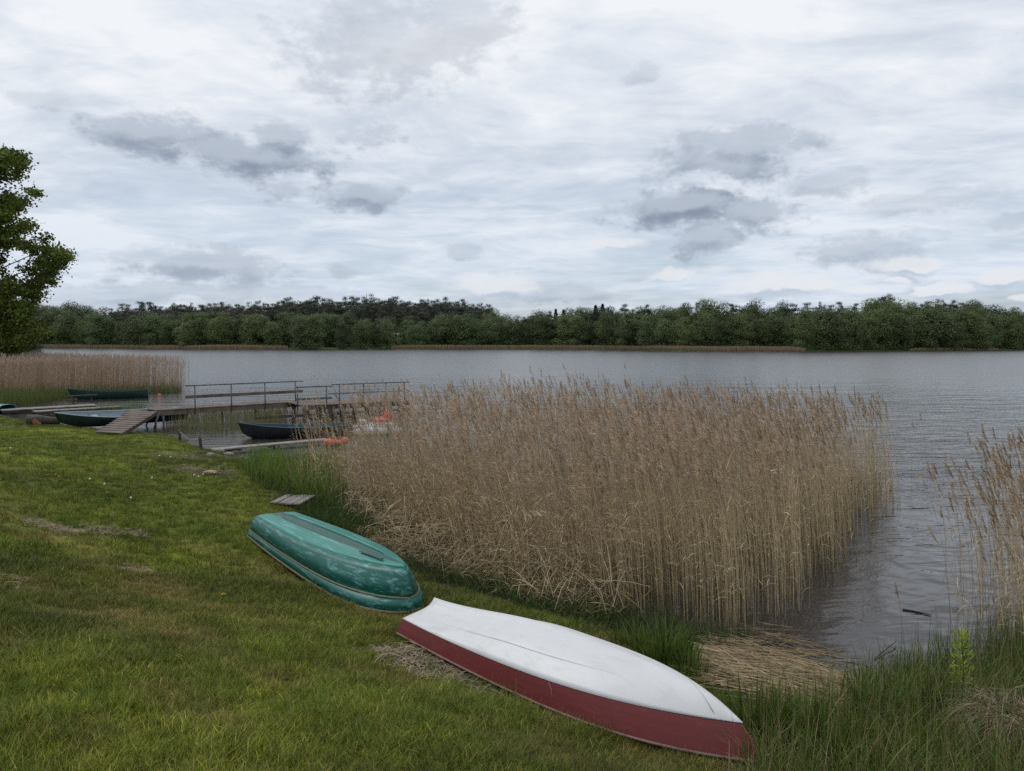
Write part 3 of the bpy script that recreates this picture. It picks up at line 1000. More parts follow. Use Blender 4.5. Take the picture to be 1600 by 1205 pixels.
# left edge: thin fringe of reeds over tall grass
ge = Geo()
x, y = poly_pts([(-6.2, 22.4), (-5.2, 18.8), (-4.0, 17.4), (-4.3, 22.8)], 120, .5, 12)
reeds(ge, x, y, rng.uniform(1.3, 2.3, len(x)), plume=.5, leansd=.12)
o = link('reed_fringe', ge.mesh('reed_fringe'), M_REED)
tag(o, 'thin straggling dry reeds over tall grass near the low plank walkway', 'reeds', kind='stuff')
ge = Geo()
x, y = poly_pts([(-8.2, 23.6), (-6.6, 19.6), (-5.4, 18.0), (-4.0, 17.2), (-4.3, 19), (-5.4, 24.0)], 4600, .5, 13)
shoots(ge, x, y, .30, .85, .015, (.13, .19, .035), .4, colsd=.45)
x, y = poly_pts([(-7.2, 20.5), (-6.0, 17.9), (-3.6, 16.6), (-4.0, 18), (-5.4, 21.0)], 1800, .5, 33)
shoots(ge, x, y, .12, .45, .014, (.075, .115, .028), .6, colsd=.4)
x, y = poly_pts([(-6.6, 21.5), (-5.2, 18.0), (-3.8, 17.0), (-4.3, 22.0)], 420, .5, 34)
shoots(ge, x, y, .5, 1.2, .010, (.36, .29, .16), .5)
x, y = poly_pts([(-5.3, 17.2), (-4.2, 15.0), (-2.6, 13.6), (-2.3, 14.6), (-4.2, 17.4)], 2600, .3, 14)
shoots(ge, x, y, .15, .5, .012, (.060, .095, .024), .5)
o = link('tall_bank_grass', ge.mesh('tall_bank_grass'), M_GREEN)
tag(o, 'tall fresh green grass on the bank left of the brown reeds', 'grass', kind='stuff')
ge = Geo()
x, y = poly_pts([(-3.0, 13.6), (-.8, 11.2), (1.0, 9.6), (2.5, 8.9), (2.9, 9.5), (1.4, 10.4), (-1.0, 12.3)], 3400, .3, 15)
shoots(ge, x, y, .10, .42, .010, (.062, .095, .024), .7)
o = link('bank_grass', ge.mesh('bank_grass'), M_GREEN)
tag(o, 'rough dark green grass at the foot of the reeds behind the white boat', 'grass', kind='stuff')

# bottom right corner: waterside growth
ge = Geo()
cr = [tuple(G(*q).to_2d()) for q in ((1165, 1175), (1190, 1120), (1290, 1120), (1420, 1085), (1520, 1075), (1640, 1020), (1760, 1150), (1640, 1290), (1180, 1290))]
x, y = poly_pts(cr, 8800, .25, 16)
shoots(ge, x, y, .12, .55, .0085, (.105, .140, .030), .55, colsd=.45)
x, y = poly_pts(cr, 4200, .25, 17)
shoots(ge, x, y, .10, .42, .007, (.30, .24, .12), .8)
cr2 = [tuple(GZ(px, py, .0).to_2d()) for px, py in ((1340, 1075), (1450, 1040), (1560, 1010), (1640, 960), (1700, 1100), (1480, 1120))]
x, y = poly_pts(cr2, 1500, .3, 18)
shoots(ge, x, y, .25, .65, .010, (.085, .125, .030), .25)
x, y = poly_pts(cr, 900, .25, 51)
shoots(ge, x, y, .35, .75, .014, (.095, .13, .028), .45, colsd=.4, segs=4)
x, y = poly_pts(cr, 420, .25, 52)
shoots(ge, x, y, .4, .85, .006, (.30, .23, .13), .25)
o = link('waterside_grass', ge.mesh('waterside_grass'), M_GREEN)
tag(o, 'dense waterside grass and sedge in the near right corner by the mat of stalks', 'grass', kind='stuff')

# reeds at the right edge of the view
ge = Geo()
rb = [tuple(GZ(px, py, 0).to_2d()) for px, py in ((1575, 1000), (1590, 930), (1640, 880), (1900, 860), (2100, 1050), (1640, 1100))]
x, y = poly_pts(rb, 560, .35, 19)
reeds(ge, x, y, rng.uniform(1.7, 2.45, len(x)), plume=.8, lean=(-.12, 0), rad=.0036, pstr=16, leaves=4)
x, y = poly_pts([tuple(GZ(px, py, 0).to_2d()) for px, py in ((1500, 1020), (1500, 930), (1590, 860), (1660, 900), (1620, 1050))], 130, .3, 44)
reeds(ge, x, y, rng.uniform(1.0, 2.3, len(x)), plume=.7, lean=(-.13, 0), rad=.0036, pstr=16, leaves=3)
o = link('right_reeds', ge.mesh('right_reeds'), M_REED)
tag(o, 'tall dry reeds crowding in at the right edge of the view', 'reeds', kind='stuff')

# left reed bed beyond the green rowing boat
ge = Geo()
LB = [tuple(GZ(px, py, 0).to_2d()) for px, py in ((-120, 632), (60, 622), (150, 617), (285, 613), (284, 603), (200, 596), (60, 588), (-130, 586))]
x, y = poly_pts(LB, 9000, 1.2, 20)
Hh = 2.15 + .4 * fbm(x * .3, y * .3, 402) + rng.normal(0, .1, len(x)) - .35 * np.clip((x + 28) / 6, 0, 1)
reeds(ge, x, y, Hh, rad=.008, plume=.75, leaves=2, pstr=5, lean=(.05, 0), c_mid=(.42, .30, .20), c_top=(.42, .30, .21), plumec=(.42, .30, .22), leansd=.04)
o = link('left_reed_bed', ge.mesh('left_reed_bed'), M_REED)
tag(o, 'pale brown reed bed on the left behind the green rowing boat', 'reeds', kind='stuff')
ge = Geo()
LG = [tuple(GZ(px, py, .1).to_2d()) for px, py in ((-120, 634), (-60, 646), (20, 634), (105, 622), (120, 616), (280, 613), (285, 609), (150, 611), (0, 618))]
x, y = poly_pts(LG, 7000, .6, 21)
shoots(ge, x, y, .4, 1.05, .020, (.105, .125, .035), .15)
o = link('left_reed_shoots', ge.mesh('left_reed_shoots'), M_GREEN)
tag(o, 'green shoots fringing the front of the left reed bed', 'reeds', kind='stuff')
# rushes in the shallows between the jetties
ge = Geo()
for poly, n_, h0, h1, cc in ((((262, 655), (270, 676), (345, 682), (440, 668), (445, 642), (330, 648)), 2600, .4, .95, (.17, .165, .065)),
                             (((150, 640), (155, 656), (210, 652), (235, 636)), 900, .3, .7, (.10, .14, .04)),
                             (((75, 646), (80, 654), (150, 655), (150, 645)), 160, .3, .6, (.10, .14, .04)),
                             (((395, 645), (410, 660), (540, 662), (545, 640)), 700, .4, 1.0, (.27, .20, .12))):
    x, y = poly_pts([tuple(GZ(px, py, 0).to_2d()) for px, py in poly], n_, .5, 22)
    shoots(ge, x, y, h0, h1, .013, cc, .12)
o = link('water_rushes', ge.mesh('water_rushes'), M_GREEN)
tag(o, 'thin rushes standing in the shallows under and beside the raised jetty', 'rushes', kind='stuff')


# ------------------------------------------------------------------ single stalks standing apart in open water
def single_reed(px, py, topy, idx, lab, plume=True, lean=-.1):
    p = GZ(px, py, 0)
    top = AT(px, topy, p.y)
    root = empty('reed_stalk', (p.x, p.y, 0))
    tag(root, lab, 'reed', 'single reed stalks standing apart in the water')
    st = rng.bit_generator.state
    g1 = Geo()
    N = 1; K = 8; t_ = np.linspace(0, 1, K); h = top.z + .3
    cen = np.zeros((1, K, 3)); cen[0, :, 0] = lean * h * (.4 * t_ + .6 * t_ ** 3); cen[0, :, 1] = rng.normal(0, .03) * h * t_
    cen[0, :, 2] = -.3 + h * t_
    col = np.tile(np.array([[.33, .25, .15]]), (K, 1))[None]
    g1.add(*tubes(cen, .0038 * (1 - .5 * t_)[None], col))
    link('stem', g1.mesh('stem'), M_REED, root)
    if plume:
        g2 = Geo(); n2 = 26
        u = np.linspace(0, 1, n2); top_ = np.tile(cen[0, -1], (n2, 1)); d = np.tile(unit(cen[0, -1] - cen[0, -2]), (n2, 1))
        base = top_ + d * ((u - .5) * .2)[:, None]
        a = PI + rng.normal(0, .7, n2); L = .22 * rng.uniform(.35, .7, n2) * (1.1 - .6 * u)
        dr = np.stack([np.cos(a), np.sin(a), 0 * a], -1)
        up = dr * (L * .35)[:, None] + d * (L * .85)[:, None]; bend = dr * (L * .4)[:, None]; bend[:, 2] -= L * .5
        b2 = rng.uniform(0, 6.28, n2); side = np.stack([np.cos(b2), np.sin(b2), 0 * b2], -1)
        cc = np.tile(np.array([.34, .23, .16]), (n2, 1)) * rng.uniform(.8, 1.2, (n2, 1))
        g2.add(*strips(base, up, side, 2, rng.uniform(.008, .016, n2), bend, cc, cc * 1.1, 1.5, .3))
        link('plume', g2.mesh('plume'), M_REED, root)


singles = [(1450, 765, 652, 1), (1461, 762, 680, 0), (1437, 752, 664, 1), (1443, 772, 690, 0), (1425, 765, 655, 0), (1475, 752, 735, 0), (1493, 755, 745, 0),
           (1372, 895, 800, 0), (1479, 880, 800, 1), (1412, 985, 925, 1), (1502, 905, 765, 1), (1520, 935, 790, 1), (1508, 980, 860, 0), (1535, 960, 785, 1),
           (1546, 1000, 820, 0), (1557, 950, 675, 1), (1549, 925, 700, 0), (1487, 985, 900, 0), (1566, 985, 720, 1), (1350, 945, 880, 0), (1469, 1000, 935, 0)]
LBL = ['outermost plumed reed stalk right of the main reed stand', 'bare reed stem at the far right tip of the main reed stand',
       'plumed reed stalk just off the right end of the main stand', 'short bare reed stem low at the right end of the stand', 'bare tall stem close against the right end of the main stand',
       'tiny broken stem poking from open water beyond the stand', 'farthest right tiny broken stem in the open water', 'lone bare stem in rippled water beside the reed reflections',
       'lone plumed reed in open water midway between both stands', 'small reed with a drooping pale plume above the floating stalks', 'leftmost tall plumed reed of the right edge group',
       'heavy plumed reed leaning left before the right edge stand', 'bare stem in front of the right edge stand above the green sapling', 'plumed reed close left of the right edge stand',
       'bare stem standing over the top of the green sapling', 'tallest plumed reed at the left flank of the right edge stand', 'thin tall bare stem beside the tallest plumed reed on the right',
       'short bare stem near the floating twigs left of the sapling', 'plumed reed nearest the camera at the right edge stand', 'bare stem in the calm water below the reed reflections', 'short stem left of the green sapling at the water edge']
for k, (px, py, ty, pl) in enumerate(singles): single_reed(px, py, ty, k, LBL[k], bool(pl))


# ------------------------------------------------------------------ upturned boats
def loft(name, fn, ts, mat_, parent, mirror=True, thick=.012, cap0=False, smooth=True):
    """fn(t) -> list of (x, y, z) from one edge to the other; mirrored across y"""
    bm = bmesh.new()
    for sg in ((1, -1) if mirror else (1,)):
        rows = [[bm.verts.new((p[0], p[1] * sg, p[2])) for p in fn(t)] for t in ts]
        for a, b in zip(rows[:-1], rows[1:]):
            for j in range(len(a) - 1): bm.faces.new((a[j], b[j], b[j + 1], a[j + 1]))
    bmesh.ops.remove_doubles(bm, verts=bm.verts, dist=.0006)
    o = bmo(name, bm, mat_, parent, smooth)
    if thick:
        md = o.modifiers.new('thickness', 'SOLIDIFY'); md.thickness = thick; md.offset = -1
    return o


def ss(a, b, x):
    t_ = min(max((x - a) / (b - a), 0), 1)
    return t_ * t_ * (3 - 2 * t_)


def set_on_ground(root, a, b, extra_roll=0, lift=0.0, half=.5):
    """root origin at a, +x towards b, rolled with the slope of the ground"""
    a = Vector(a); b = Vector(b)
    X = (b - a).normalized(); side = Vector((0, 0, 1)).cross(X).normalized()
    mid = (a + b) / 2
    zl = gz(*(mid + side * half).to_2d()); zr = gz(*(mid - side * half).to_2d())
    Y = (side * (2 * half) + Vector((0, 0, zl - zr))).normalized()
    Z = X.cross(Y).normalized(); Y = Z.cross(X)
    M = Matrix(((X.x, Y.x, Z.x, a.x), (X.y, Y.y, Z.y, a.y), (X.z, Y.z, Z.z, a.z + lift), (0, 0, 0, 1)))
    root.matrix_world = M @ Matrix.Rotation(extra_roll, 4, 'X')
    return Z


# --- white boat with red sides.  local x: transom 0 -> bow L, y: +- beam, z up (upside down boat)
LW = 3.9


def wgun(t):                               # gunwale half beam (edge resting on the ground)
    return (.50 + .125 * math.sin(min(t / .5, 1) * PI / 2)) * (1 - max(0, (t - .45) / .55) ** 3.0) if t < 1 else 0


def wchx(t): return t * (LW - .21)


def wchy(t):
    return (.44 + .135 * math.sin(min(t / .5, 1) * PI / 2)) * (1 - max(0, (t - .42) / .58) ** 2.9)


def wchz(t): return .155 + .075 * ss(.0, 1, t)


def wkz(t):
    v = .31 + .14 * ss(0, .5, t)
    return v - (v - .235) * max(0, (t - .60) / .40) ** 3.0


def w_bottom(t):
    cy, cz, kz = wchy(t), wchz(t), wkz(t)
    kx = t * (LW - .21)
    pts = []
    hol = 1 - ss(.0, .45, t)                # hollow beside the keel fairing, fading forward
    for j in range(15):
        u = j / 14
        y_ = cy * (1 - u)
        conv = cz + (kz - cz - .0) * (1 - (1 - u) ** 2.1)
        conc = cz + (kz - cz) * (.42 * u + .08 * math.sin(u * PI) + .50 * u ** 5)
        z_ = conv * (1 - hol) + conc * hol
        ridge = .028 * math.exp(-((1 - u) * cy / .035) ** 2) * (1 - ss(.55, .95, t))
        pts.append((kx, y_, z_ + ridge))
    return pts


def w_side(t):
    g_, c_ = wgun(t), wchy(t)
    return [(t * LW, g_, .0), (t * (LW - .08), g_ * .6 + c_ * .4 + .003, .4 * wchz(t)), (t * (LW - .15), g_ * .28 + c_ * .72 + .003, .72 * wchz(t)), (wchx(t), c_ + .006 * (1 - t), wchz(t) - .006)]


def w_rim(t):
    g_ = wgun(t)
    return [(t * (LW + .01), g_ + .012, .014), (t * (LW + .02), g_ + .022, .002), (t * (LW + .01), g_ + .012, -.010), (t * LW, max(g_ - .02, 0), -.006)]


ta = [i / 46 for i in range(47)]
ta = [1 - (1 - q) ** 1.25 for q in ta]
wa = G(652, 990)
wa = GZ(645, 1000, 0.0) if False else G(640, 998)
wb = G(1197, 1200)
# near gunwale corner is seen at (625,1003): origin = corner + half beam across
dirx = Vector((wb.x - wa.x, wb.y - wa.y, 0)).normalized(); acr = Vector((-dirx.y, dirx.x, 0))
cor = G(625, 1003)
org = cor + acr * .50
a_ = Vector((org.x, org.y, 0)); b_ = Vector((wb.x, wb.y, 0))
LW = (b_ - a_).length
0 and print('WHITE boat length', (b_ - a_).length, 'origin', org, 'bow', wb)
zc = cor.z
white = empty('rowing_boat'); tag(white, 'upturned rowing boat with white bottom and dark red sides in the foreground', 'boat')
set_on_ground(white, (a_.x, a_.y, zc - .0), (b_.x, b_.y, wb.z), 0, .045, .5)
loft('hull_bottom', w_bottom, ta, M_WHITE, white)
loft('hull_side', w_side, ta, M_RED, white, thick=.008, smooth=False)
loft('gunwale', w_rim, ta, M_WHITERIM, white, thick=0)
bm = bmesh.new()
pr_ = [(x_ - 0, y_, z_) for (x_, y_, z_) in w_bottom(0)]
sd_ = w_side(0)
ring = [(0.006, p[1], p[2]) for p in sd_[:2]] + [(.006, p[1], p[2] - .004) for p in pr_]
ring = ring + [(p[0], -p[1], p[2]) for p in ring[-2::-1]]
bm.faces.new([bm.verts.new(p) for p in ring])
bmo('transom', bm, M_RED, white)
# moulded crease on the near bottom side
bm = bmesh.new(); pts = []
for k in range(30):
    t_ = .05 + .72 * k / 29
    sec = w_bottom(t_)
    fr = .42 - .10 * math.sin(k / 29 * PI)
    q = fr * 14; j = int(q); u = q - j
    p = [sec[j][i] * (1 - u) + sec[j + 1][i] * u for i in range(3)]
    pts.append((p[0], -p[1], p[2] - .0045))
tube(bm, pts, [.001 + .010 * math.sin(PI * k / 29) ** .5 for k in range(30)], 8)
bmo('moulded_crease', bm, M_WHITE, white, True)

bm = bmesh.new(); q_ = w_side(.60)
tube(bm, [(q_[1][0], -q_[1][1] - .002, q_[1][2]), (q_[2][0] + .01, -q_[2][1] - .002, q_[2][2]), (q_[3][0] - .01, -q_[3][1] - .002, q_[3][2])], [.002, .004, .003], 5)
bmo('paint_crack', bm, M_WHITERIM, white)

# --- teal boat
LG_ = 4.15


def gshape(t, w0, tm, p, ex=.55):
    if t < tm: return w0 + (1 - w0) * math.sin(t / tm * PI / 2)
    return max(0, 1 - ((t - tm) / (1 - tm)) ** p) ** ex


GB = [(.60, 0.0, 1.0), (.605, .010, 1.0), (.585, .13, .995), (.570, .140, .99), (.545, .27, .985), (.515, .355, .975), (.46, .405, .965), (.38, .430, .955), (.20, .440, .945)]


def g_row(i, t):
    bh, hz, lf = GB[i]
    x_ = t * LG_ * lf
    y_ = bh * gshape(t, .80, .62 - .22 * hz / .44, 3.4 - 1.1 * hz / .44, .55 + .22 * hz / .44)
    z_ = hz * (.86 + .40 * t ** 1.2)
    x_ += -.10 * (hz / .44) * 0 + (.10 * hz / .44) * (1 - t)       # raked transom
    return (x_, y_, z_)


def g_low(t): return [g_row(i, t) for i in (1, 2)]
def g_up(t): return [g_row(i, t) for i in (3, 4, 5, 6)]


def g_top(t):
    a = g_row(6, t); b7 = g_row(7, t); c8 = g_row(8, t)
    w_ = c8[1]; z8 = c8[2]
    fade = ss(.02, .08, t) * (1 - ss(.80, .90, t))
    r = .022 * fade
    ch = .07 * fade
    return [a, b7, (c8[0], w_ * 1.0, z8), (c8[0], w_ * .93, z8 + r), (c8[0], w_ * .80, z8 + r), (c8[0], w_ * .70, z8 - ch * .2)]


def g_chan(t):
    c8 = g_row(8, t); w_ = c8[1]; z8 = c8[2]
    fade = ss(.02, .08, t) * (1 - ss(.80, .90, t))
    return [(c8[0], w_ * .70, z8 - .009 * fade), (c8[0], w_ * .58, z8 - .06 * fade), (c8[0], w_ * .25, z8 - .065 * fade), (c8[0], w_ * .18, z8 - .01 * fade), (c8[0], 0, z8 - .006 * fade)]


tg = [i / 60 for i in range(61)]
tg = [1 - (1 - q) ** 1.6 for q in tg]
ga = G(388, 842); gbow = G(640, 957)
dirg = Vector((gbow.x - ga.x, gbow.y - ga.y, 0)).normalized(); acg = Vector((-dirg.y, dirg.x, 0))
org = ga + acg * (.60 * .80)
bowp = G(642, 958)
LG_ = (Vector(bowp) - Vector(org)).to_2d().length
0 and print('TEAL boat length', (Vector(bowp) - Vector(org)).to_2d().length, org, bowp)
teal = empty('rowing_boat'); tag(teal, 'upturned teal green rowing boat with bleached scuffed bottom, behind the white and red one', 'boat')
set_on_ground(teal, (org.x, org.y, ga.z), (bowp.x, bowp.y, bowp.z), 0, .02, .5)
loft('gunwale', lambda t: [(g_row(0, t)[0], g_row(0, t)[1] + .012, -.012), (g_row(0, t)[0], g_row(0, t)[1] + .016, .000), (g_row(1, t)[0], g_row(1, t)[1] + .008, .009), (g_row(1, t)[0], g_row(1, t)[1], .016)], tg, M_TAN, teal, thick=0)
loft('lower_side', g_low, tg, M_TEAL, teal)
loft('lap_rail', lambda t: [(g_row(2, t)[0], g_row(2, t)[1], g_row(2, t)[2]), (g_row(2, t)[0], g_row(2, t)[1] + .006, g_row(2, t)[2] + .002), (g_row(3, t)[0], g_row(3, t)[1] + .004, g_row(3, t)[2] + .004), (g_row(3, t)[0], g_row(3, t)[1] - .002, g_row(3, t)[2])], tg, M_TAN, teal, thick=0)
loft('upper_side', g_up, tg, M_TEAL, teal)
loft('hull_bottom', g_top, tg, M_TEALTOP, teal)
loft('keel_channel', g_chan, tg, M_TEALDARK, teal)
bm = bmesh.new()
ring = [g_row(i, 0) for i in range(1, 9)]
ring = ring + [(p[0], -p[1], p[2]) for p in ring[::-1]]
bm.faces.new([bm.verts.new((p[0] + .004, p[1], p[2] - .002)) for p in ring])
bmo('transom', bm, M_TEALTOP, teal)
for sg in (-1,):
    bm = bmesh.new()
    p0 = g_row(8, .80); p1 = g_row(8, .93)
    beam(bm, (p0[0], sg * .16, p0[2] + .024), (p1[0], sg * .12, p1[2] + .018), .045, .014, bev=.005)
    bmo('skid_strip', bm, M_TEALDARK, teal)


# ------------------------------------------------------------------ floating / beached open boats
def open_boat(name, L, B, H, bowp, sternp, z, mh, mi, label, seats=3, sheer=.16, roll=0, twobow=False, group=None):
    root = empty(name, (0, 0, 0)); tag(root, label, 'boat', group)
    a = Vector((sternp[0], sternp[1], z)); b = Vector((bowp[0], bowp[1], z))
    L = (b - a).length if L is None else L
    X = (b - a).normalized(); Y = Vector((0, 0, 1)).cross(X)
    root.matrix_world = Matrix(((X.x, Y.x, 0, a.x), (X.y, Y.y, 0, a.y), (0, 0, 1, z), (0, 0, 0, 1))) @ Matrix.Rotation(roll, 4, 'X')

    def hb(t): return B / 2 * ((.72 + .28 * math.sin(min(t / .45, 1) * PI / 2)) if t < .45 else (1 - ((t - .45) / .55) ** 2.2)) if not twobow else B / 2 * max(0, 1 - abs(2 * t - 1) ** 2.3)
    def sh(t): return H + sheer * max(0, (t - .35) / .65) ** 2 * (1.4 if t > .35 else 0) + sheer * .25 * max(0, (.35 - t) / .35) ** 2
    def kl(t): return .0 + (H * .55) * max(0, (t - .78) / .22) ** 2.4

    def sec(t, off=0.0, zo=0.0):
        o_ = []
        for j in range(8):
            u = j / 7
            yy = max(hb(t) - off, 0) * (.28 + .72 * math.sin(u * PI / 2) ** .8) if u > 0 else 0
            zz = kl(t) + zo + (sh(t) - kl(t) - zo) * (u ** 1.7)
            xs = t * L * (1 - .0) - (1 - u) * .40 * L * .12 * ss(.6, 1, t) - off * ss(.8, 1, t) * 2
            o_.append((xs, yy, zz))
        return o_
    ts = [i / 24 for i in range(25)]
    loft('hull', lambda t: sec(t), ts, mh, root, thick=0)
    loft('interior', lambda t: sec(t, .022, .02), ts, mi, root, thick=0)
    loft('gunwale', lambda t: [(sec(t)[7][0], sec(t)[7][1] + .015, sec(t)[7][2] - .012), (sec(t)[7][0], sec(t)[7][1] + .018, sec(t)[7][2] + .012), (sec(t)[7][0], max(sec(t)[7][1] - .04, 0), sec(t)[7][2] + .012), (sec(t)[7][0], max(sec(t)[7][1] - .04, 0), sec(t)[7][2] - .015)], ts, mi, root, thick=0)
    if not twobow:
        bm = bmesh.new(); r0 = sec(0)
        ring = [(p[0], p[1], p[2]) for p in r0] + [(p[0], -p[1], p[2]) for p in r0[:0:-1]]
        M0 = [bm.verts.new(p) for p in ring]; f_ = bm.faces.new(M0)
        r = bmesh.ops.extrude_face_region(bm, geom=[f_]); bmesh.ops.translate(bm, verts=[v for v in r['geom'] if isinstance(v, bmesh.types.BMVert)], vec=(.03, 0, 0))
        bmo('transom', bm, mh, root)
    for k in range(seats):
        t_ = .16 + k * .27
        w_ = hb(t_) * .93
        bm = bmesh.new(); box(bm, (t_ * L, 0, sh(t_) - .13), (.24, w_ * 2, .03), bev=.006)
        bmo('seat', bm, mi, root)
    return root


# dark boat floating beside the low walkway
p0 = GZ(392, 691, 0); p1 = GZ(530, 675, 0)
open_boat('rowing_boat', 4.3, 1.35, .50, (GZ(368, 686, 0).x, GZ(368, 686, 0).y), (GZ(368, 686, 0).x + 4.15, GZ(368, 686, 0).y + 1.5), -.10, M_DKHULL, M_BLUEIN,
          'near black open rowing boat with blue green interior floating by the low plank walkway', 3, .17)
p0 = GZ(232, 621, 0); p1 = GZ(116, 624, 0)
open_boat('rowing_boat', 4.7, 1.4, .58, (p1.x, p1.y), (p0.x, p0.y), -.10, M_GREENHULL, M_GREENHULL,
          'bottle green open rowing boat moored in front of the left reed bed', 3, .16)
q0 = G(84, 668); q1 = G(262, 668)
open_boat('rowing_boat', None, 1.3, .42, (q0.x, q0.y), (q1.x, q1.y + 1.6), max(q0.z - .05, .1), M_DKGREEN, M_GREYIN,
          'dark green boat with pale grey inside drawn up behind the foot of the sloping ramp', 3, .18, roll=R(-9))

# end of a turquoise upturned boat at the left border
tb = empty('upturned_dinghy', G(-14, 647)); tag(tb, 'turquoise upturned dinghy cut off by the left border next to the low jetty', 'boat')
def t_sec(t):
    hb_ = .55 * (1 - t ** 3) ** .6
    return [(t * 2.6, hb_ * math.cos(u * PI / 2) ** .6 if u < 1 else 0, .02 + .42 * math.sin(u * PI / 2) ** .8 * (1 - .25 * t ** 3)) for u in [i / 7 for i in range(8)]]
M_TURQ = paint_mat('turquoise_gelcoat', (.06, .27, .27), (.2, .42, .42), .5, .4, 5)
loft('hull', t_sec, [i / 16 for i in range(17)], M_TURQ, tb)
loft('rim', lambda t: [(t * 2.62, t_sec(t)[0][1] + .02, .0), (t * 2.62, t_sec(t)[0][1] + .02, .03), (t * 2.6, t_sec(t)[0][1], .03)], [i / 16 for i in range(17)], M_PEDWHITE, tb, thick=.006)
tb.rotation_euler = (0, 0, R(160)); tb.location = G(4, 646) + Vector((.1, .3, 0))

# ------------------------------------------------------------------ raised jetty
DZ = .78
jet = empty('raised_jetty', (0, 0, 0)); tag(jet, 'long raised wooden jetty with steel handrails and a sloping plank ramp down to the lawn', 'jetty')
A = GZ(244, 641, DZ); A.z = DZ
Bp = GZ(474, 627, DZ)
d1 = (Bp - A).normalized(); n1 = Vector((-d1.y, d1.x, 0))
L1 = (Bp - A).length; W1 = 1.15


def planks(name, a, d, nrm, L, W_, z, pw, mat_, th=.04, over=0.0, gap=.012):
    bm = bmesh.new(); k = 0; u = 0
    rr2 = random.Random(3)
    while u + pw <= L + .01:
        c_ = a + d * (u + pw / 2) + nrm * (W_ / 2 + rr2.uniform(-.02, .02)); c_.z = z - th / 2 + rr2.uniform(-.004, .004)
        box(bm, c_, (pw - gap, W_ + over + rr2.uniform(-.03, .03), th), math.atan2(d.y, d.x))
        u += pw
    o = bmo(name, bm, mat_, jet); o['kind'] = 'stuff'
    return o


planks('deck_planks', A, d1, n1, L1, W1, DZ, .145, M_DECK)
for off in (.06, W1 - .06):
    bm = bmesh.new(); a = A + n1 * off; b = Bp + n1 * off
    beam(bm, (a.x, a.y, DZ - .15), (b.x, b.y, DZ - .15), .07, .21); bmo('stringer', bm, M_DECK, jet)
# platform at the head
C0 = GZ(473, 634, DZ); C1 = GZ(640, 626, DZ)
d2 = (C1 - C0).normalized(); n2_ = Vector((-d2.y, d2.x, 0)); L2 = (C1 - C0).length; W2 = 2.6
planks('platform_planks', C0, d2, n2_, L2, W2, DZ + .01, .16, M_DECK)
for off in (.05, W2 - .05):
    bm = bmesh.new(); a = C0 + n2_ * off; b = C1 + n2_ * off
    beam(bm, (a.x, a.y, DZ - .13), (b.x, b.y, DZ - .13), .08, .19); bmo('stringer', bm, M_DARKWOOD, jet)
k = 0
while k * .6 < L2 - .3:                                 # dark skirt boards under the platform edge
    a = C0 + d2 * (.15 + k * .6)
    bm = bmesh.new(); box(bm, (a.x, a.y, .22 + .03 * (k % 3)), (.26, .03, .66), math.atan2(d2.y, d2.x)); bmo('skirt_board', bm, M_DARKWOOD, jet)
    k += 1
for k in range(2):
    bm = bmesh.new(); a = C0 - n2_ * .04; b = C1 - n2_ * .04
    beam(bm, (a.x - 1.8 * (k == 0), a.y - 1.4 * (k == 0), .34 - .2 * k), (b.x, b.y, .34 - .2 * k), .04, .13); bmo('cross_brace', bm, M_DARKWOOD, jet)


def post(x, y, z0, z1, r=.035, m_=None, nm='post'):
    bm = bmesh.new(); tube(bm, [(x, y, z0), (x, y, z1)], r, 8); return bmo(nm, bm, m_ or M_STEEL, jet, True)


def near_edge(px): # point on the near edge of walk 1 under photo column px
    d = ray(px, 640); k = None
    # intersect vertical plane through A,d1 with column
    t_ = (A.y * d.x / d.y - A.x) / (d1.x - d1.y * d.x / d.y)
    return A + d1 * t_


for px in (305, 362, 414.5, 462):
    p = near_edge(px); post(p.x, p.y, DZ - .3, DZ + 1.0, .03)
for px in (256, 305, 362, 414.5, 462):
    p = near_edge(px) + n1 * .08; post(p.x, p.y, -.7, DZ - .05, .045, M_STEEL, 'leg')
    p = p + n1 * (W1 - .16); post(p.x, p.y, -.7, DZ - .05, .045, M_STEEL, 'leg')
p0 = near_edge(291); p1 = near_edge(474)
bm = bmesh.new(); beam(bm, (p0.x, p0.y, DZ + 1.0), (p1.x, p1.y, DZ + 1.0), .06, .055); bmo('handrail', bm, M_STEEL, jet)
bm = bmesh.new(); beam(bm, (p0.x, p0.y - .04, DZ + .50), (p1.x, p1.y - .04, DZ + .50), .035, .14); bmo('mid_rail_board', bm, M_DECK, jet)
# slanting steel legs where the ramp meets the deck
for off in (.05, W1 - .1):
    a = A + n1 * off
    bm = bmesh.new(); tube(bm, [(a.x + .15, a.y, DZ - .1), (a.x - .15, a.y - .1, -.3)], .035, 8); bmo('leg', bm, M_STEEL, jet, True)
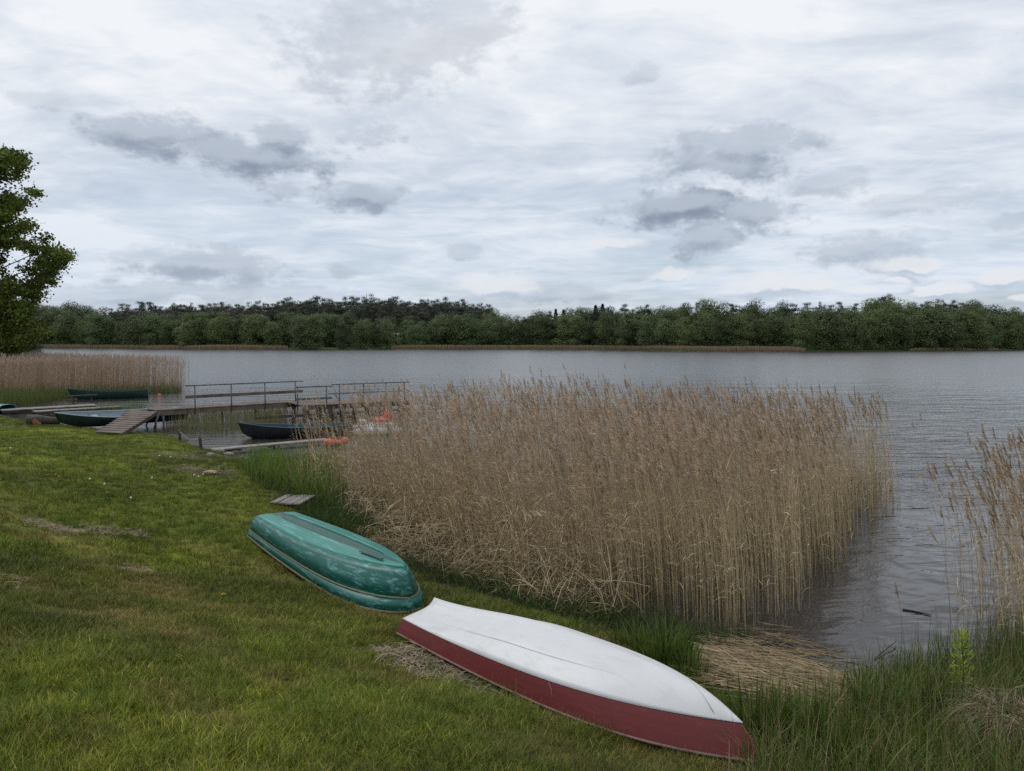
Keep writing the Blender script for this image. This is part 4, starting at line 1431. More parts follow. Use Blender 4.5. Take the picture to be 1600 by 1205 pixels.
# platform rail along its near edge
fa = lambda u: C0 + d2 * u + n2_ * (.06)
def plat_at(px):
    d = ray(px, 620); Q = C0 + n2_ * .06
    t_ = (Q.y * d.x / d.y - Q.x) / (d2.x - d2.y * d.x / d.y)
    return Q + d2 * t_
for px in (465, 510, 530.5, 568, 603, 632):
    p = plat_at(px); post(p.x, p.y, DZ - .2, DZ + .92, .03)
for (xa, xb, z_) in ((463, 520, .86), (519, 640, .93)):
    p0 = plat_at(xa); p1 = plat_at(xb)
    bm = bmesh.new(); beam(bm, (p0.x, p0.y, DZ + z_), (p1.x, p1.y, DZ + z_), .06, .05); bmo('handrail', bm, M_STEEL, jet)
for (xa, xb, z_, h_) in ((463, 519, .30, .10), (513, 640, .50, .05)):
    p0 = plat_at(xa); p1 = plat_at(xb)
    bm = bmesh.new(); beam(bm, (p0.x, p0.y - .04, DZ + z_), (p1.x, p1.y - .04, DZ + z_), .035, h_); bmo('mid_rail_board', bm, M_STEEL, jet)
p0 = plat_at(523); p1 = plat_at(530.5)
bm = bmesh.new(); beam(bm, (p0.x, p0.y, DZ + .48), (p1.x, p1.y, DZ + .1), .03, .03); bmo('rail_strut', bm, M_STEEL, jet)
for u in (.3, 1.9, 3.5, L2 - .3):
    for off in (.15, W2 - .15):
        p = C0 + d2 * u + n2_ * off; post(p.x, p.y, -1.2, DZ - .03, .06, M_DARKWOOD, 'leg')
# sloping ramp: individual cross planks on two stringers
bl = GZ(150, 676, .28); br = GZ(189, 679, .25); tl_ = GZ(206, 641, DZ); tr_ = GZ(244, 643, DZ)
bl.z = gz(bl.x, bl.y) + .05; br.z = bl.z
for (a, b) in ((bl, tl_), (br, tr_)):
    bm = bmesh.new(); beam(bm, a - Vector((0, 0, .09)), b - Vector((0, 0, .09)), .06, .13); bmo('ramp_stringer', bm, M_DARKWOOD, jet)
NPL = 11
for k in range(NPL):
    u = (k + .5) / NPL
    a = bl.lerp(tl_, u); b = br.lerp(tr_, u)
    ext = (b - a).normalized() * .07
    bm = bmesh.new(); sl_ = (tl_ - bl).normalized()
    upn = (b - a).cross(sl_).normalized()
    if upn.z < 0: upn = -upn
    beam(bm, a - ext * random.uniform(.3, 1.2) - Vector((0, 0, .01)), b + ext * random.uniform(.3, 1.2) - Vector((0, 0, .01)), .235, .035, upn, .006)
    bmo('ramp_plank', bm, M_DECK, jet)

# ------------------------------------------------------------------ low jetties and walkways
def low_walk(name, pa, pb, width, z, label, m_, pw=.16, cross=True, nlong=2, th=.05, posts=True):
    a = GZ(pa[0], pa[1], z); b = GZ(pb[0], pb[1], z)
    root = empty(name, (a.x, a.y, z)); tag(root, label, 'walkway')
    d = (b - a).normalized(); n_ = Vector((-d.y, d.x, 0)); L = (b - a).length
    ang = math.atan2(d.y, d.x)
    root.rotation_euler = (0, 0, ang)
    rr3 = random.Random(9)
    if cross:
        bm = bmesh.new(); u = 0
        while u < L:
            box(bm, (u + pw / 2, width / 2 + rr3.uniform(-.02, .02), -th / 2 + rr3.uniform(-.006, .006)), (pw - .012, width + rr3.uniform(-.04, .04), th)); u += pw
        o = bmo('deck_planks', bm, m_, root); o['kind'] = 'stuff'
        for yy in (.08, width - .08):
            bm = bmesh.new(); box(bm, (L / 2, yy, -th - .07), (L, .06, .12)); bmo('stringer', bm, M_DARKWOOD, root)
    else:
        for k in range(nlong):
            w_ = width / nlong
            bm = bmesh.new(); box(bm, (L / 2 + rr3.uniform(-.1, .1), w_ * (k + .5), -th / 2 + rr3.uniform(-.01, .01)), (L, w_ - .02, th), rx=rr3.uniform(-.03, .03), bev=.006); bmo('plank', bm, m_, root)
        for u in np.arange(.4, L, 1.6):
            bm = bmesh.new(); box(bm, (u, width / 2, -th - .04), (.08, width, .07)); bmo('bearer', bm, M_DARKWOOD, root)
    if posts:
        for u in np.arange(.3, L, 2.0):
            for yy in (.06, width - .06):
                bm = bmesh.new(); tube(bm, [(u, yy, -th - .8), (u, yy, -th)], .04, 7); bmo('post', bm, M_DARKWOOD, root)
    return root


low_walk('low_jetty', (4, 641), (152, 633), 1.0, .22, 'low grey plank jetty reaching from the left border toward the green rowing boat', M_GREYWOOD)
low_walk('low_jetty', (56, 643), (192, 635), .7, .24, 'nearer and shorter low grey jetty overlapping the one behind it', M_GREYWOOD)
low_walk('plank_walkway', (332, 703), (515, 686.5), .55, .18, 'low walkway of two weathered planks in front of the near black boat', M_GREYWOOD, cross=False, nlong=2)
# small mooring board by the green boat
bm = bmesh.new(); a = GZ(105, 619, .45); b = GZ(152, 617, .45)
wroot = empty('mooring_board', a); tag(wroot, 'dark board on two stakes beside the bow of the green rowing boat', 'board')
beam(bm, (0, 0, 0), b - a, .25, .05); bmo('board', bm, M_DARKWOOD, wroot)
for u in (.2, .8):
    bm = bmesh.new(); q = (b - a) * u; tube(bm, [(q.x, q.y, -1.0), (q.x, q.y, -.02)], .04, 7); bmo('post', bm, M_DARKWOOD, wroot)

# small plank pallet beside the teal boat
pc = [G(421, 788), G(452, 802), G(488, 785), G(462, 778)]
pal = empty('plank_landing', pc[0]); tag(pal, 'small landing of grey boards in the grass above the teal boat', 'boards')
e1 = Vector((pc[1].x - pc[0].x, pc[1].y - pc[0].y, 0)); e2 = Vector((pc[3].x - pc[0].x, pc[3].y - pc[0].y, 0))
ang = math.atan2(e2.y, e2.x); pal.rotation_euler = (0, 0, ang); pal.location.z = pc[0].z + .02
n_b = 4; wd_ = max(e1.length * .8, .7) / n_b
for k in range(n_b):
    bm = bmesh.new(); box(bm, (.45, -wd_ * (k + .5), random.uniform(-.008, .008)), (.9 + random.uniform(-.06, .06), wd_ - .015, .035), bev=.005); bmo('board', bm, M_GREYWOOD, pal)
for u in (.12, .8):
    bm = bmesh.new(); box(bm, (u, -wd_ * n_b / 2, -.06), (.07, wd_ * n_b, .08)); bmo('bearer', bm, M_DARKWOOD, pal)

# stakes with a rope, log, stones
def stake(px, py, h, label, lean=0):
    p = G(px, py); root = empty('mooring_stake', p); tag(root, label, 'stake')
    bm = bmesh.new(); tube(bm, [(0, 0, -.25), (lean * .5, 0, h * .5), (lean, 0, h)], [.055, .05, .048], 9); bmo('stake', bm, M_DARKWOOD, root, True)
    bm = bmesh.new(); tube(bm, [(lean * .7 + .052 * math.cos(a), .052 * math.sin(a), h * .78 + .004 * k) for k, a in enumerate(np.linspace(0, 4 * PI, 20))], .012, 5); bmo('rope_loop', bm, M_ROPE, root)
    return p + Vector((lean, 0, h * .8))


s1 = stake(281, 689, .42, 'short dark mooring stake at the lawn edge nearer the ramp', .0)
s2 = stake(315, 703, .46, 'leaning dark mooring stake at the end of the plank walkway', -.06)
s3 = stake(98, 654, .40, 'thin stake beside the bow of the drawn up green boat', 0)
bm = bmesh.new(); e = GZ(300, 676, .05) ; mid = (s1 + s2) / 2 - Vector((0, 0, .12))
tube(bm, [s1, s1.lerp(mid, .6) - Vector((0, 0, .04)), mid, mid.lerp(s2, .5) - Vector((0, 0, .02)), s2], .012, 6)
tag(bmo('mooring_rope', bm, M_ROPE), 'slack rope strung between the two dark mooring stakes', 'rope')

lg = G(58, 664)
lgr = empty('log', lg, R(12)); tag(lgr, 'short thick log with orange cut end lying left of the drawn up boat', 'log')
bm = bmesh.new(); tube(bm, [(-.35, 0, .2), (0, .0, .21), (.35, .05, .18), (.85, .1, .12)], [.22, .23, .18, .13], 11); bmo('trunk', bm, M_BARK, lgr, True)
bm = bmesh.new(); tube(bm, [(-.375, 0, .2), (-.35, 0, .2)], [.19, .20], 11); bmo('cut_face', bm, M_STUMPCUT, lgr)
bm = bmesh.new(); tube(bm, [(.15, -.25, .0), (.05, -.28, .12), (-.02, -.3, .26)], [.15, .13, .06], 7); bmo('split_piece', bm, M_STUMPCUT, lgr)

STL = [(341, 706, .16, 'pale stone'), (352, 704, .13, 'small round stone'), (364, 707, .18, 'flat stone'), (329, 712, .12, 'dark stone'), (372, 703, .11, 'tiny stone'), (357, 711, .14, 'wet stone')]
POSW = ['at the foot of the plank walkway', 'touching the walkway end plank', 'below the walkway nearest the tall grass', 'nearest the leaning stake', 'farthest right by the walkway', 'closest to the lawn below the walkway']
for (px, py, r_, nm), pw in zip(STL, POSW):
    p = G(px, py); bm = bmesh.new()
    bmesh.ops.create_icosphere(bm, subdivisions=2, radius=r_)
    for v in bm.verts:
        v.co.x *= 1.3; v.co.z *= .6; v.co *= 1 + .25 * (random.random() - .5)
    o = bmo('stone', bm, M_STONE, None, True, loc=(p.x, p.y, p.z + .02)); tag(o, nm + ' ' + pw, 'stone', 'stones by the plank walkway')
p = G(328, 740); bm = bmesh.new(); bmesh.ops.create_icosphere(bm, subdivisions=2, radius=.13)
for v in bm.verts: v.co.z *= .5; v.co.x *= 1.4; v.co *= 1 + .3 * (random.random() - .5)
m, t, b = mat('tan_stone'); b.inputs['Base Color'].default_value = (.33, .24, .15, 1); b.inputs['Roughness'].default_value = .9
o = bmo('stone', bm, m, None, True, loc=(p.x, p.y, p.z + .03)); tag(o, 'single tan stone lying in the grass above the white dandelion heads', 'stone')

# buoy
p = GZ(249, 618, 0)
by = empty('buoy', p); tag(by, 'small faded orange buoy floating at the tip of the left reed bed', 'buoy')
bm = bmesh.new(); bmesh.ops.create_uvsphere(bm, u_segments=14, v_segments=9, radius=.12, matrix=Matrix.Translation((0, 0, .02)) @ Matrix.Diagonal((1, 1, .85, 1))); bmo('float', bm, M_ORANGE, by, True)
bm = bmesh.new(); tube(bm, [(.03 * math.cos(a), 0, .13 + .03 * math.sin(a)) for a in np.linspace(-.4, PI + .4, 9)], .008, 5); bmo('ring', bm, M_STEEL, by)


# ------------------------------------------------------------------ pedal boat and kayak seen through the reeds
def hull_body(bm, L, B, H, nose=.35, segs=16, rows=8):
    rings = []
    for i in range(segs + 1):
        t_ = i / segs; x_ = (t_ - .5) * L
        k = min(1, (min(t_, 1 - t_) / nose)) if nose else 1
        wv = (1 - (1 - k) ** 2) ** .5 if k > 0 else 0
        wv = max(wv, .04)
        rings.append([bm.verts.new((x_, math.cos(a) * B / 2 * wv, H / 2 + math.sin(a) * H / 2 * (.35 + .65 * wv))) for a in [2 * PI * j / rows for j in range(rows)]])
    for a, b in zip(rings[:-1], rings[1:]):
        for j in range(rows): bm.faces.new((a[j], a[(j + 1) % rows], b[(j + 1) % rows], b[j]))
    bm.faces.new(rings[0][::-1]); bm.faces.new(rings[-1])


kp = GZ(526, 690, .15)
ky = empty('kayak', (kp.x, kp.y, .0), R(40)); tag(ky, 'bright orange kayak end lying just beyond the green grass at the walkway end', 'kayak')
bm = bmesh.new(); hull_body(bm, 1.0, .5, .30, .4, 16, 12); bmo('hull', bm, M_ORANGE, ky, True)
bm = bmesh.new(); tube(bm, [(.24 * math.cos(a), .15 * math.sin(a), .295) for a in np.linspace(0, 2 * PI, 17)], .02, 6, False); bmo('cockpit_rim', bm, M_DARKWOOD, ky, True)
pp = GZ(588, 674, .1)
pb = empty('pedal_boat', (pp.x, pp.y, .0), R(20)); tag(pb, 'white and orange pedal boat half hidden behind the reeds below the platform', 'pedal boat')
for sy in (-.55, .55):
    bm = bmesh.new(); hull_body(bm, 2.0, .42, .34, .35, 18, 10); o = bmo('float', bm, M_PEDWHITE, pb, True); o.location = (0, sy, 0)
bm = bmesh.new(); box(bm, (0, 0, .36), (1.4, 1.1, .12), bev=.03); bmo('deck', bm, M_PEDWHITE, pb)
for sy in (-.32, .32):
    for sx in (.2,):
        bm = bmesh.new(); box(bm, (sx, sy, .58), (.5, .48, .14), bev=.04); box(bm, (sx + .27, sy, .78), (.12, .48, .34), ry=.2, bev=.04); bmo('seat', bm, M_ORANGE, pb)
bm = bmesh.new(); box(bm, (-.55, 0, .5), (.35, .4, .22), bev=.06); bmo('steering_console', bm, M_PEDWHITE, pb)


# ------------------------------------------------------------------ plants that can be told apart
def iris(px, py, n, h, rad, label, col=(.085, .125, .024), w_=.022):
    p = G(px, py)
    root = empty('iris_clump', p); tag(root, label, 'plant')
    g1 = Geo()
    a = rng.uniform(0, 2 * PI, n); q = rad * np.sqrt(rng.random(n))
    x = np.cos(a) * q; y = np.sin(a) * q * .7
    hh = rng.uniform(.55, 1, n) * h
    b2 = a + rng.normal(0, .6, n); lean = rng.uniform(.02, .35, n)
    dr = np.stack([np.cos(b2), np.sin(b2), 0 * b2], -1)
    up = dr * (hh * lean * .5)[:, None]; up[:, 2] = hh
    bend = dr * (hh * lean * .8)[:, None]; bend[:, 2] = -hh * lean * .5
    sa = rng.uniform(0, PI, n); side = np.stack([np.cos(sa), np.sin(sa), 0 * sa], -1)
    cc = np.array(col) * rng.uniform(.65, 1.4, (n, 1))
    g1.add(*strips(np.stack([x, y, 0 * x - .03], -1), up, side, 5, w_ * rng.uniform(.7, 1.2, n), bend, cc * .8, cc * 1.15, 2.2, .06))
    o = link('leaves', g1.mesh('leaves'), M_GREEN, root); o['kind'] = 'stuff'


iris(1040, 1040, 190, .62, .34, 'dense clump of tall sword shaped green leaves behind the middle of the white boat')
iris(985, 1012, 60, .38, .22, 'small sword leaved clump left of the dense one behind the white boat')
iris(1080, 1062, 45, .45, .16, 'narrow sword leaved clump against the mat of stalks')
iris(1180, 1150, 110, .62, .25, 'sword leaved clump directly beyond the bow of the white boat')
iris(1245, 1165, 90, .66, .22, 'leafy green clump in front of the mat of golden stalks')
iris(1300, 1195, 110, .60, .25, 'wide leaved clump at the bottom right of the white boat bow')
iris(1370, 1130, 60, .55, .20, 'upright green clump at the right tip of the mat of stalks', (.075, .125, .03))
iris(1350, 1085, 26, .45, .10, 'tiny tuft of upright blades at the water edge left of centre', (.085, .13, .03), .016)
iris(1425, 1085, 40, .55, .14, 'upright green blades rising from the water left of the sapling', (.085, .135, .03), .016)
iris(1480, 1130, 70, .55, .22, 'broad green clump at the foot of the sapling', (.065, .10, .028))

# sapling with bright leaves
sp = G(1505, 1110)
sap = empty('sapling', sp); tag(sap, 'young sapling with bright yellow green leaves among the waterside grass', 'sapling')
stem_top = AT(1497, 990, sp.y)
hs_ = stem_top.z - sp.z
bm = bmesh.new(); tube(bm, [(0, 0, -.05), (-.01, 0, hs_ * .5), (-.04, 0, hs_ * .95)], [.009, .007, .004], 7); bmo('stem', bm, M_BARK, sap, True)
g1 = Geo(); N = 300
u = rng.uniform(.25, 1.03, N); a = rng.uniform(0, 6.28, N); q = rng.uniform(.015, .10, N) * (1.25 - .6 * u)
base = np.stack([np.cos(a) * q - .04 * u, np.sin(a) * q, u * hs_], -1)
L = rng.uniform(.025, .05, N)
dr = np.stack([np.cos(a), np.sin(a), rng.uniform(.2, 1.3, N)], -1)
side = np.stack([-np.sin(a), np.cos(a), rng.normal(0, .5, N)], -1)
cc = np.array([.25, .33, .03]) * rng.uniform(.7, 1.3, (N, 1))
g1.add(*strips(base, dr * L[:, None], unit(side), 2, L * .5, dr * 0, cc, cc, 1.6, .1))
o = link('leaves', g1.mesh('leaves'), M_GREEN, sap); o['kind'] = 'stuff'

# drooping dry tussock in the corner
dp = G(1585, 1165)
tu = empty('dry_tussock', dp); tag(tu, 'big drooping tussock of dead grey brown grass in the bottom right corner', 'grass tussock')
g1 = Geo(); N = 3600
a = rng.uniform(0, 6.28, N); q = .34 * np.sqrt(rng.random(N))
base = np.stack([np.cos(a) * q, np.sin(a) * q, rng.uniform(0, .32, N)], -1)
L = rng.uniform(.15, .50, N); a = a + rng.normal(0, .9, N); dr = np.stack([np.cos(a), np.sin(a), 0 * a], -1)
up = dr * (L * .75)[:, None]; up[:, 2] = L * rng.uniform(.35, .8, N)
bend = dr * (L * .25)[:, None]; bend[:, 2] = -L * rng.uniform(.8, 1.5, N)
side = np.stack([-np.sin(a), np.cos(a), rng.normal(0, .6, N)], -1)
cc = np.array([.26, .205, .135]) * rng.uniform(.5, 1.35, (N, 1))
g1.add(*strips(base, up, unit(side), 4, rng.uniform(.003, .007, N), bend, cc * .8, cc * 1.1, 1.5, .2))
o = link('dead_leaves', g1.mesh('dead_leaves'), M_STRAW, tu); o['kind'] = 'stuff'

# dandelions
def dandelion(px, py, seed, label, h=.12):
    p = G(px, py)
    root = empty('dandelion', p); tag(root, label, 'flower', 'dandelions in the lawn')
    bm = bmesh.new(); tube(bm, [(0, 0, -.01), (.01, 0, h)], .0028, 5); bmo('stem', bm, M_GREENST, root)
    if seed:
        bm = bmesh.new(); bmesh.ops.create_icosphere(bm, subdivisions=2, radius=.020, matrix=Matrix.Translation((.01, 0, h + .02)))
        bmo('seed_head', bm, M_SEED, root, False)
    else:
        bm = bmesh.new(); c_ = Vector((.01, 0, h))
        for ring_, (r_, dz_, n_) in enumerate(((.026, .002, 16), (.019, .009, 13), (.011, .014, 9))):
            for k in range(n_):
                a = 2 * PI * k / n_ + ring_ * .3
                d = Vector((math.cos(a), math.sin(a), 0)); s_ = Vector((-d.y, d.x, 0)) * .0045
                bm.faces.new([bm.verts.new(c_ + s_ * .6), bm.verts.new(c_ - s_ * .6), bm.verts.new(c_ + d * r_ - s_ + Vector((0, 0, dz_))), bm.verts.new(c_ + d * r_ + s_ + Vector((0, 0, dz_)))])
        bmesh.ops.solidify(bm, geom=bm.faces[:], thickness=.001)
        bmo('flower_head', bm, M_YEL, root)


m, t, b = mat('flower_stem'); M_GREENST = m; b.inputs['Base Color'].default_value = (.09, .14, .04, 1)
for (px, py, sd_, lb) in ((348, 941, 0, 'yellow dandelion alone in the lawn left of the teal boat'),
                          (74, 752, 0, 'yellow dandelion leftmost on the far lawn'), (86, 752, 0, 'yellow dandelion of the close pair on the far lawn left side'),
                          (91, 755, 0, 'second yellow dandelion of the close pair on the far lawn'), (167, 780, 0, 'yellow dandelion midway over the left lawn'),
                          (118, 781, 0, 'small yellow dandelion between the pair and the white seed heads'),
                          (303, 752, 1, 'leftmost of the three white dandelion seed heads together'), (310, 755, 1, 'middle one of the three white dandelion seed heads'), (317, 751, 1, 'rightmost of the three white dandelion seed heads'),
                          (204, 790, 1, 'single white seed head nearest the camera on the left lawn'), (266, 723, 1, 'white seed head near the dark soil patch'), (249, 721, 1, 'white seed head left of the soil patch'),
                          (140, 760, 1, 'white seed head right of the yellow pair'), (163, 768, 1, 'white seed head above the midway yellow dandelion'), (217, 677, 1, 'white seed head at the foot of the raised jetty'),
                          (190, 676, 1, 'white seed head beside the ramp foot'), (237, 757, 1, 'white seed head left of the group of three'), (16, 710, 1, 'white seed head close to the left border')):
    dandelion(px, py, sd_, lb, .10 if py > 900 else .14)

# raked thatch and twigs
ge = Geo()
for pts, n_, hgt in ((((40, 815), (95, 822), (140, 835), (100, 838), (45, 822)), 900, .07), (((130, 822), (235, 832), (240, 840), (150, 836)), 700, .05),
                     (((590, 1010), (650, 1012), (720, 1050), (800, 1085), (760, 1095), (660, 1062), (600, 1040)), 1500, .05),
                     (((230, 705), (300, 712), (310, 722), (240, 715)), 350, .05), (((270, 728), (370, 730), (360, 742), (280, 738)), 450, .05),
                     (((170, 880), (240, 890), (235, 900), (180, 895)), 250, .03), (((430, 850), (520, 905), (500, 915), (430, 870)), 500, .04),
                     (((0, 900), (60, 905), (50, 930), (0, 930)), 300, .03)):
    x, y = poly_pts([tuple(G(*q).to_2d()) for q in pts], n_, .12, 30)
    litter(ge, x, y, .0, hgt, .20, .006, (.31, .25, .16), arch=.15, tilt=.25)
o = link('dead_thatch', ge.mesh('dead_thatch'), M_STRAW); tag(o, 'raked dead grass lying in thin rows on the lawn and by the boats', 'thatch', kind='stuff')


def stick(p, q, r_, label):
    a = G(*p); b = G(*q); bm = bmesh.new()
    m_ = a.lerp(b, .5) + Vector((0, 0, .06 + r_)); tube(bm, [a + Vector((0, 0, .04)), m_, b + Vector((0, 0, .05))], [r_, r_ * .8, r_ * .5], 6)
    tag(bmo('stick', bm, M_GREYWOOD, None, True), label, 'stick')


stick((746, 1096), (773, 1074), .008, 'pale dry stick lying against the middle of the red hull side')
stick((765, 1082), (799, 1106), .006, 'thin twig crossing the pale stick by the red hull side')
stick((741, 1080), (748, 1090), .007, 'short white stick end left of the pale dry stick')
stick((738, 1078), (735, 1090), .006, 'little upright splinter beside the red hull side')
a = GZ(1410, 952, .01); b = GZ(1455, 961, .01); bm = bmesh.new(); tube(bm, [a, a.lerp(b, .5) + Vector((0, .02, 0)), b], [.012, .011, .006], 6)
tag(bmo('floating_stick', bm, M_DARKWOOD, None, True), 'dark stick floating on open water left of the right reeds', 'stick')
a = GZ(1366, 1030, .01); b = GZ(1400, 1002, .04); bm = bmesh.new(); tube(bm, [a, b], [.007, .004], 6)
tag(bmo('floating_stick', bm, M_DARKWOOD, None, True), 'thin twig in the calm water above the green blades', 'stick')

# ------------------------------------------------------------------ trees
def cards(P_, nrm, size, col, geo, asp=1.0):
    N = len(P_)
    nrm = unit(nrm)
    a = unit(np.cross(nrm, rng.normal(0, 1, (N, 3)))); b_ = np.cross(nrm, a)
    s_ = size[:, None] / 2
    v = np.stack([P_ - a * s_, P_ - b_ * s_ * asp, P_ + a * s_, P_ + b_ * s_ * asp], 1).reshape(-1, 3)
    geo.add(v, np.arange(N * 4).reshape(-1, 4), np.repeat(col, 4, 0))


def crown(kind, seed, H):
    r = np.random.default_rng(seed)
    geo = Geo()
    if kind in ('round', 'wide', 'tall'):
        wdt = {'round': .27, 'wide': .34, 'tall': .20}[kind] * H
        base = .06 * H; nl = 34
        th = r.uniform(0, 2 * PI, nl); zz = r.uniform(0, 1, nl)
        env = np.sin(np.clip(zz * .86 + .14, 0, 1) * PI) ** .55
        cx = np.cos(th) * wdt * env * .72; cy = np.sin(th) * wdt * env * .72; cz = base + zz * (H - base) * .88
        rad = r.uniform(.10, .16, nl) * H
        per = 210
        for k in range(nl):
            d = unit(r.normal(0, 1, (per, 3))); rr_ = rad[k] * r.uniform(.62, 1.16, per)[:, None]
            p = np.array([cx[k], cy[k], cz[k]]) + d * rr_ * np.array([1.15, 1.15, .8])
            c_ = np.ones((per, 3)) * r.uniform(.88, 1.12) * r.uniform(.85, 1.15, (per, 1))
            cards(p, d + r.normal(0, .5, (per, 3)) + np.array([0, 0, .4]), r.uniform(.014, .030, per) * H, c_, geo, .75)
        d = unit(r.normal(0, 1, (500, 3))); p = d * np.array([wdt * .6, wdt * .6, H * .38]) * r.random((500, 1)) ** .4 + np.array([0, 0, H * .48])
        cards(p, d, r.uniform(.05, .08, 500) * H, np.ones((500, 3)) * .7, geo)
    elif kind == 'pine':
        nl = 46
        zz = r.uniform(.34, .95, nl); th = r.uniform(0, 2 * PI, nl)
        q = (.055 + .13 * (1 - zz) ** .6) * H * r.uniform(.3, 1, nl)
        for k in range(nl):
            per = 70
            d = unit(r.normal(0, 1, (per, 3)))
            p = np.array([np.cos(th[k]) * q[k], np.sin(th[k]) * q[k], zz[k] * H * .96]) + d * np.array([.060, .060, .042]) * H * r.uniform(.3, 1.2, (per, 1))
            cards(p, d + np.array([0, 0, .6]), r.uniform(.012, .026, per) * H, np.ones((per, 3)) * r.uniform(.85, 1.15), geo, .6)
    elif kind == 'spruce':
        n = 1500
        z_ = r.random(n) ** .8; q = (1 - z_) * .17 * H * (.75 + .25 * np.sin(z_ * 60)) + .01 * H
        th = r.uniform(0, 2 * PI, n)
        p = np.stack([np.cos(th) * q, np.sin(th) * q, z_ * H], -1)
        d = np.stack([np.cos(th), np.sin(th), .8 + 0 * th], -1)
        cards(p, d + r.normal(0, .3, (n, 3)), r.uniform(.02, .045, n) * H, np.ones((n, 3)) * r.uniform(.7, 1.3, (n, 1)), geo, .6)
    return geo.mesh(kind + '_crown')


def trunk_mesh(kind, seed, H):
    rr_ = random.Random(seed); bm = bmesh.new()
    hh = .8 if kind != 'pine' else .93
    tube(bm, [(0, 0, -.02 * H), (.01 * H, 0, .3 * H), (0, .008 * H, .6 * H), (0, 0, hh * H)], [.016 * H, .013 * H, .009 * H, .003 * H], 7)
    for k in range(5):
        a = rr_.uniform(0, 2 * PI); z_ = rr_.uniform(.3, .7) * H
        tube(bm, [(0, 0, z_), (math.cos(a) * .1 * H, math.sin(a) * .1 * H, z_ + .1 * H)], [.006 * H, .002 * H], 5)
    me = bpy.data.meshes.new('trunk'); bm.to_mesh(me); bm.free()
    return me


PROTO = {}
for kind, mt, tm, ns in (('round', M_DECID, M_BARK, 4), ('wide', M_DECID, M_BARK, 3), ('tall', M_DECID, M_BARK, 3), ('pine', M_PINE, M_PINEBARK, 4), ('spruce', M_SPRUCE, M_BARK, 2)):
    for s_ in range(ns):
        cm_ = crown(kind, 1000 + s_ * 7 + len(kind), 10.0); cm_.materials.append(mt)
        tmh = trunk_mesh(kind, s_, 10.0); tmh.materials.append(tm)
        PROTO.setdefault(kind, []).append((cm_, tmh))
        if kind in ('round', 'tall'):
            c2 = cm_.copy(); c2.materials.clear(); c2.materials.append(M_LIGHTDEC)
            PROTO.setdefault(kind + '_light', []).append((c2, tmh))


def place_tree(name, kind, px, topy, depth, label, group, cat='tree', widen=1.0, zb=None):
    a = (px - 800) / FPX
    x = a * depth
    zb = max(gz(x, depth), .1) - .2 if zb is None else zb
    top = AT(px, topy, depth).z
    h = max(top - zb, 2.0) / 10.0
    cm_, tmh = random.choice(PROTO[kind])
    root = empty(name, (x, depth, zb), random.uniform(0, 2 * PI)); root.scale = (h * widen, h * widen, h)
    tag(root, label, cat, group)
    link('crown', cm_, None, root); link('trunk', tmh, None, root)
    return root


SKY_PX = [-200, 60, 100, 130, 150, 175, 190, 220, 300, 400, 440, 470, 500, 530, 560, 600, 650, 700, 750, 765, 775, 800, 830, 860, 900, 930, 960, 1000, 1050, 1080, 1110, 1130, 1180, 1230, 1250, 1290, 1330, 1343, 1352, 1380, 1400, 1410, 1425, 1440, 1480, 1510, 1530, 1600, 1900]
SKY_Y = [470, 470, 474, 470, 478, 481, 474, 472, 470, 470, 466, 463, 460, 463, 457, 460, 464, 464, 470, 476, 486, 490, 486, 484, 482, 480, 476, 477, 474, 472, 466, 470, 471, 474, 473, 471, 471, 476, 466, 455, 462, 474, 474, 470, 466, 469, 476, 484, 492]


def sky_y(px): return float(np.interp(px, SKY_PX, SKY_Y))


def far_depth(px, extra): return float(np.interp(px, FAR_PX, FAR_D)) + extra


ORD = ['first', 'second', 'third', 'fourth', 'fifth', 'sixth', 'seventh', 'eighth', 'ninth', 'tenth', 'eleventh', 'twelfth', 'thirteenth', 'fourteenth', 'fifteenth',
       'sixteenth', 'seventeenth', 'eighteenth', 'nineteenth', 'twentieth']
ORD += ['twenty ' + q for q in ORD[:9]] + ['thirtieth'] + ['thirty ' + q for q in ORD[:9]] + ['fortieth']
# stretches of the front row: (x0, x1, wording, skip gaps)
FR = [(66, 296, 'left of the small meadow'), (318, 446, 'between the meadow and big dark tree'),
      (690, 1246, 'behind the long reed strip'), (1256, 1640, 'in the right hand waterside wood')]
for (x0, x1, wd_) in FR:
    px = x0; k = 0
    while px < x1:
        u = random.random()
        ty = {66: 492, 318: 494, 690: 491, 1256: 486}[x0] + random.uniform(-11, 10)
        if 1256 <= px: ty = max(ty, sky_y(px) + 9)
        ty = max(ty, sky_y(px) + 6)
        kind = random.choice(['round', 'round', 'wide', 'tall', 'round_light'])
        dep = far_depth(px, (10 if x0 != 1256 else 3) + random.uniform(0, 6))
        kind = kind if random.random() > .12 else 'tall_light'
        look = {'tall_light': 'paler green narrow tree', 'round': 'rounded green tree', 'wide': 'broad green tree', 'tall': 'narrow green tree', 'round_light': 'paler green rounded tree'}[kind]
        place_tree('shore_tree', kind, px, ty, dep, '%s, %s from the left %s' % (look, ORD[k], wd_), 'trees along the far shore', widen=random.uniform(.95, 1.25))
        px += random.uniform(12, 21); k += 1
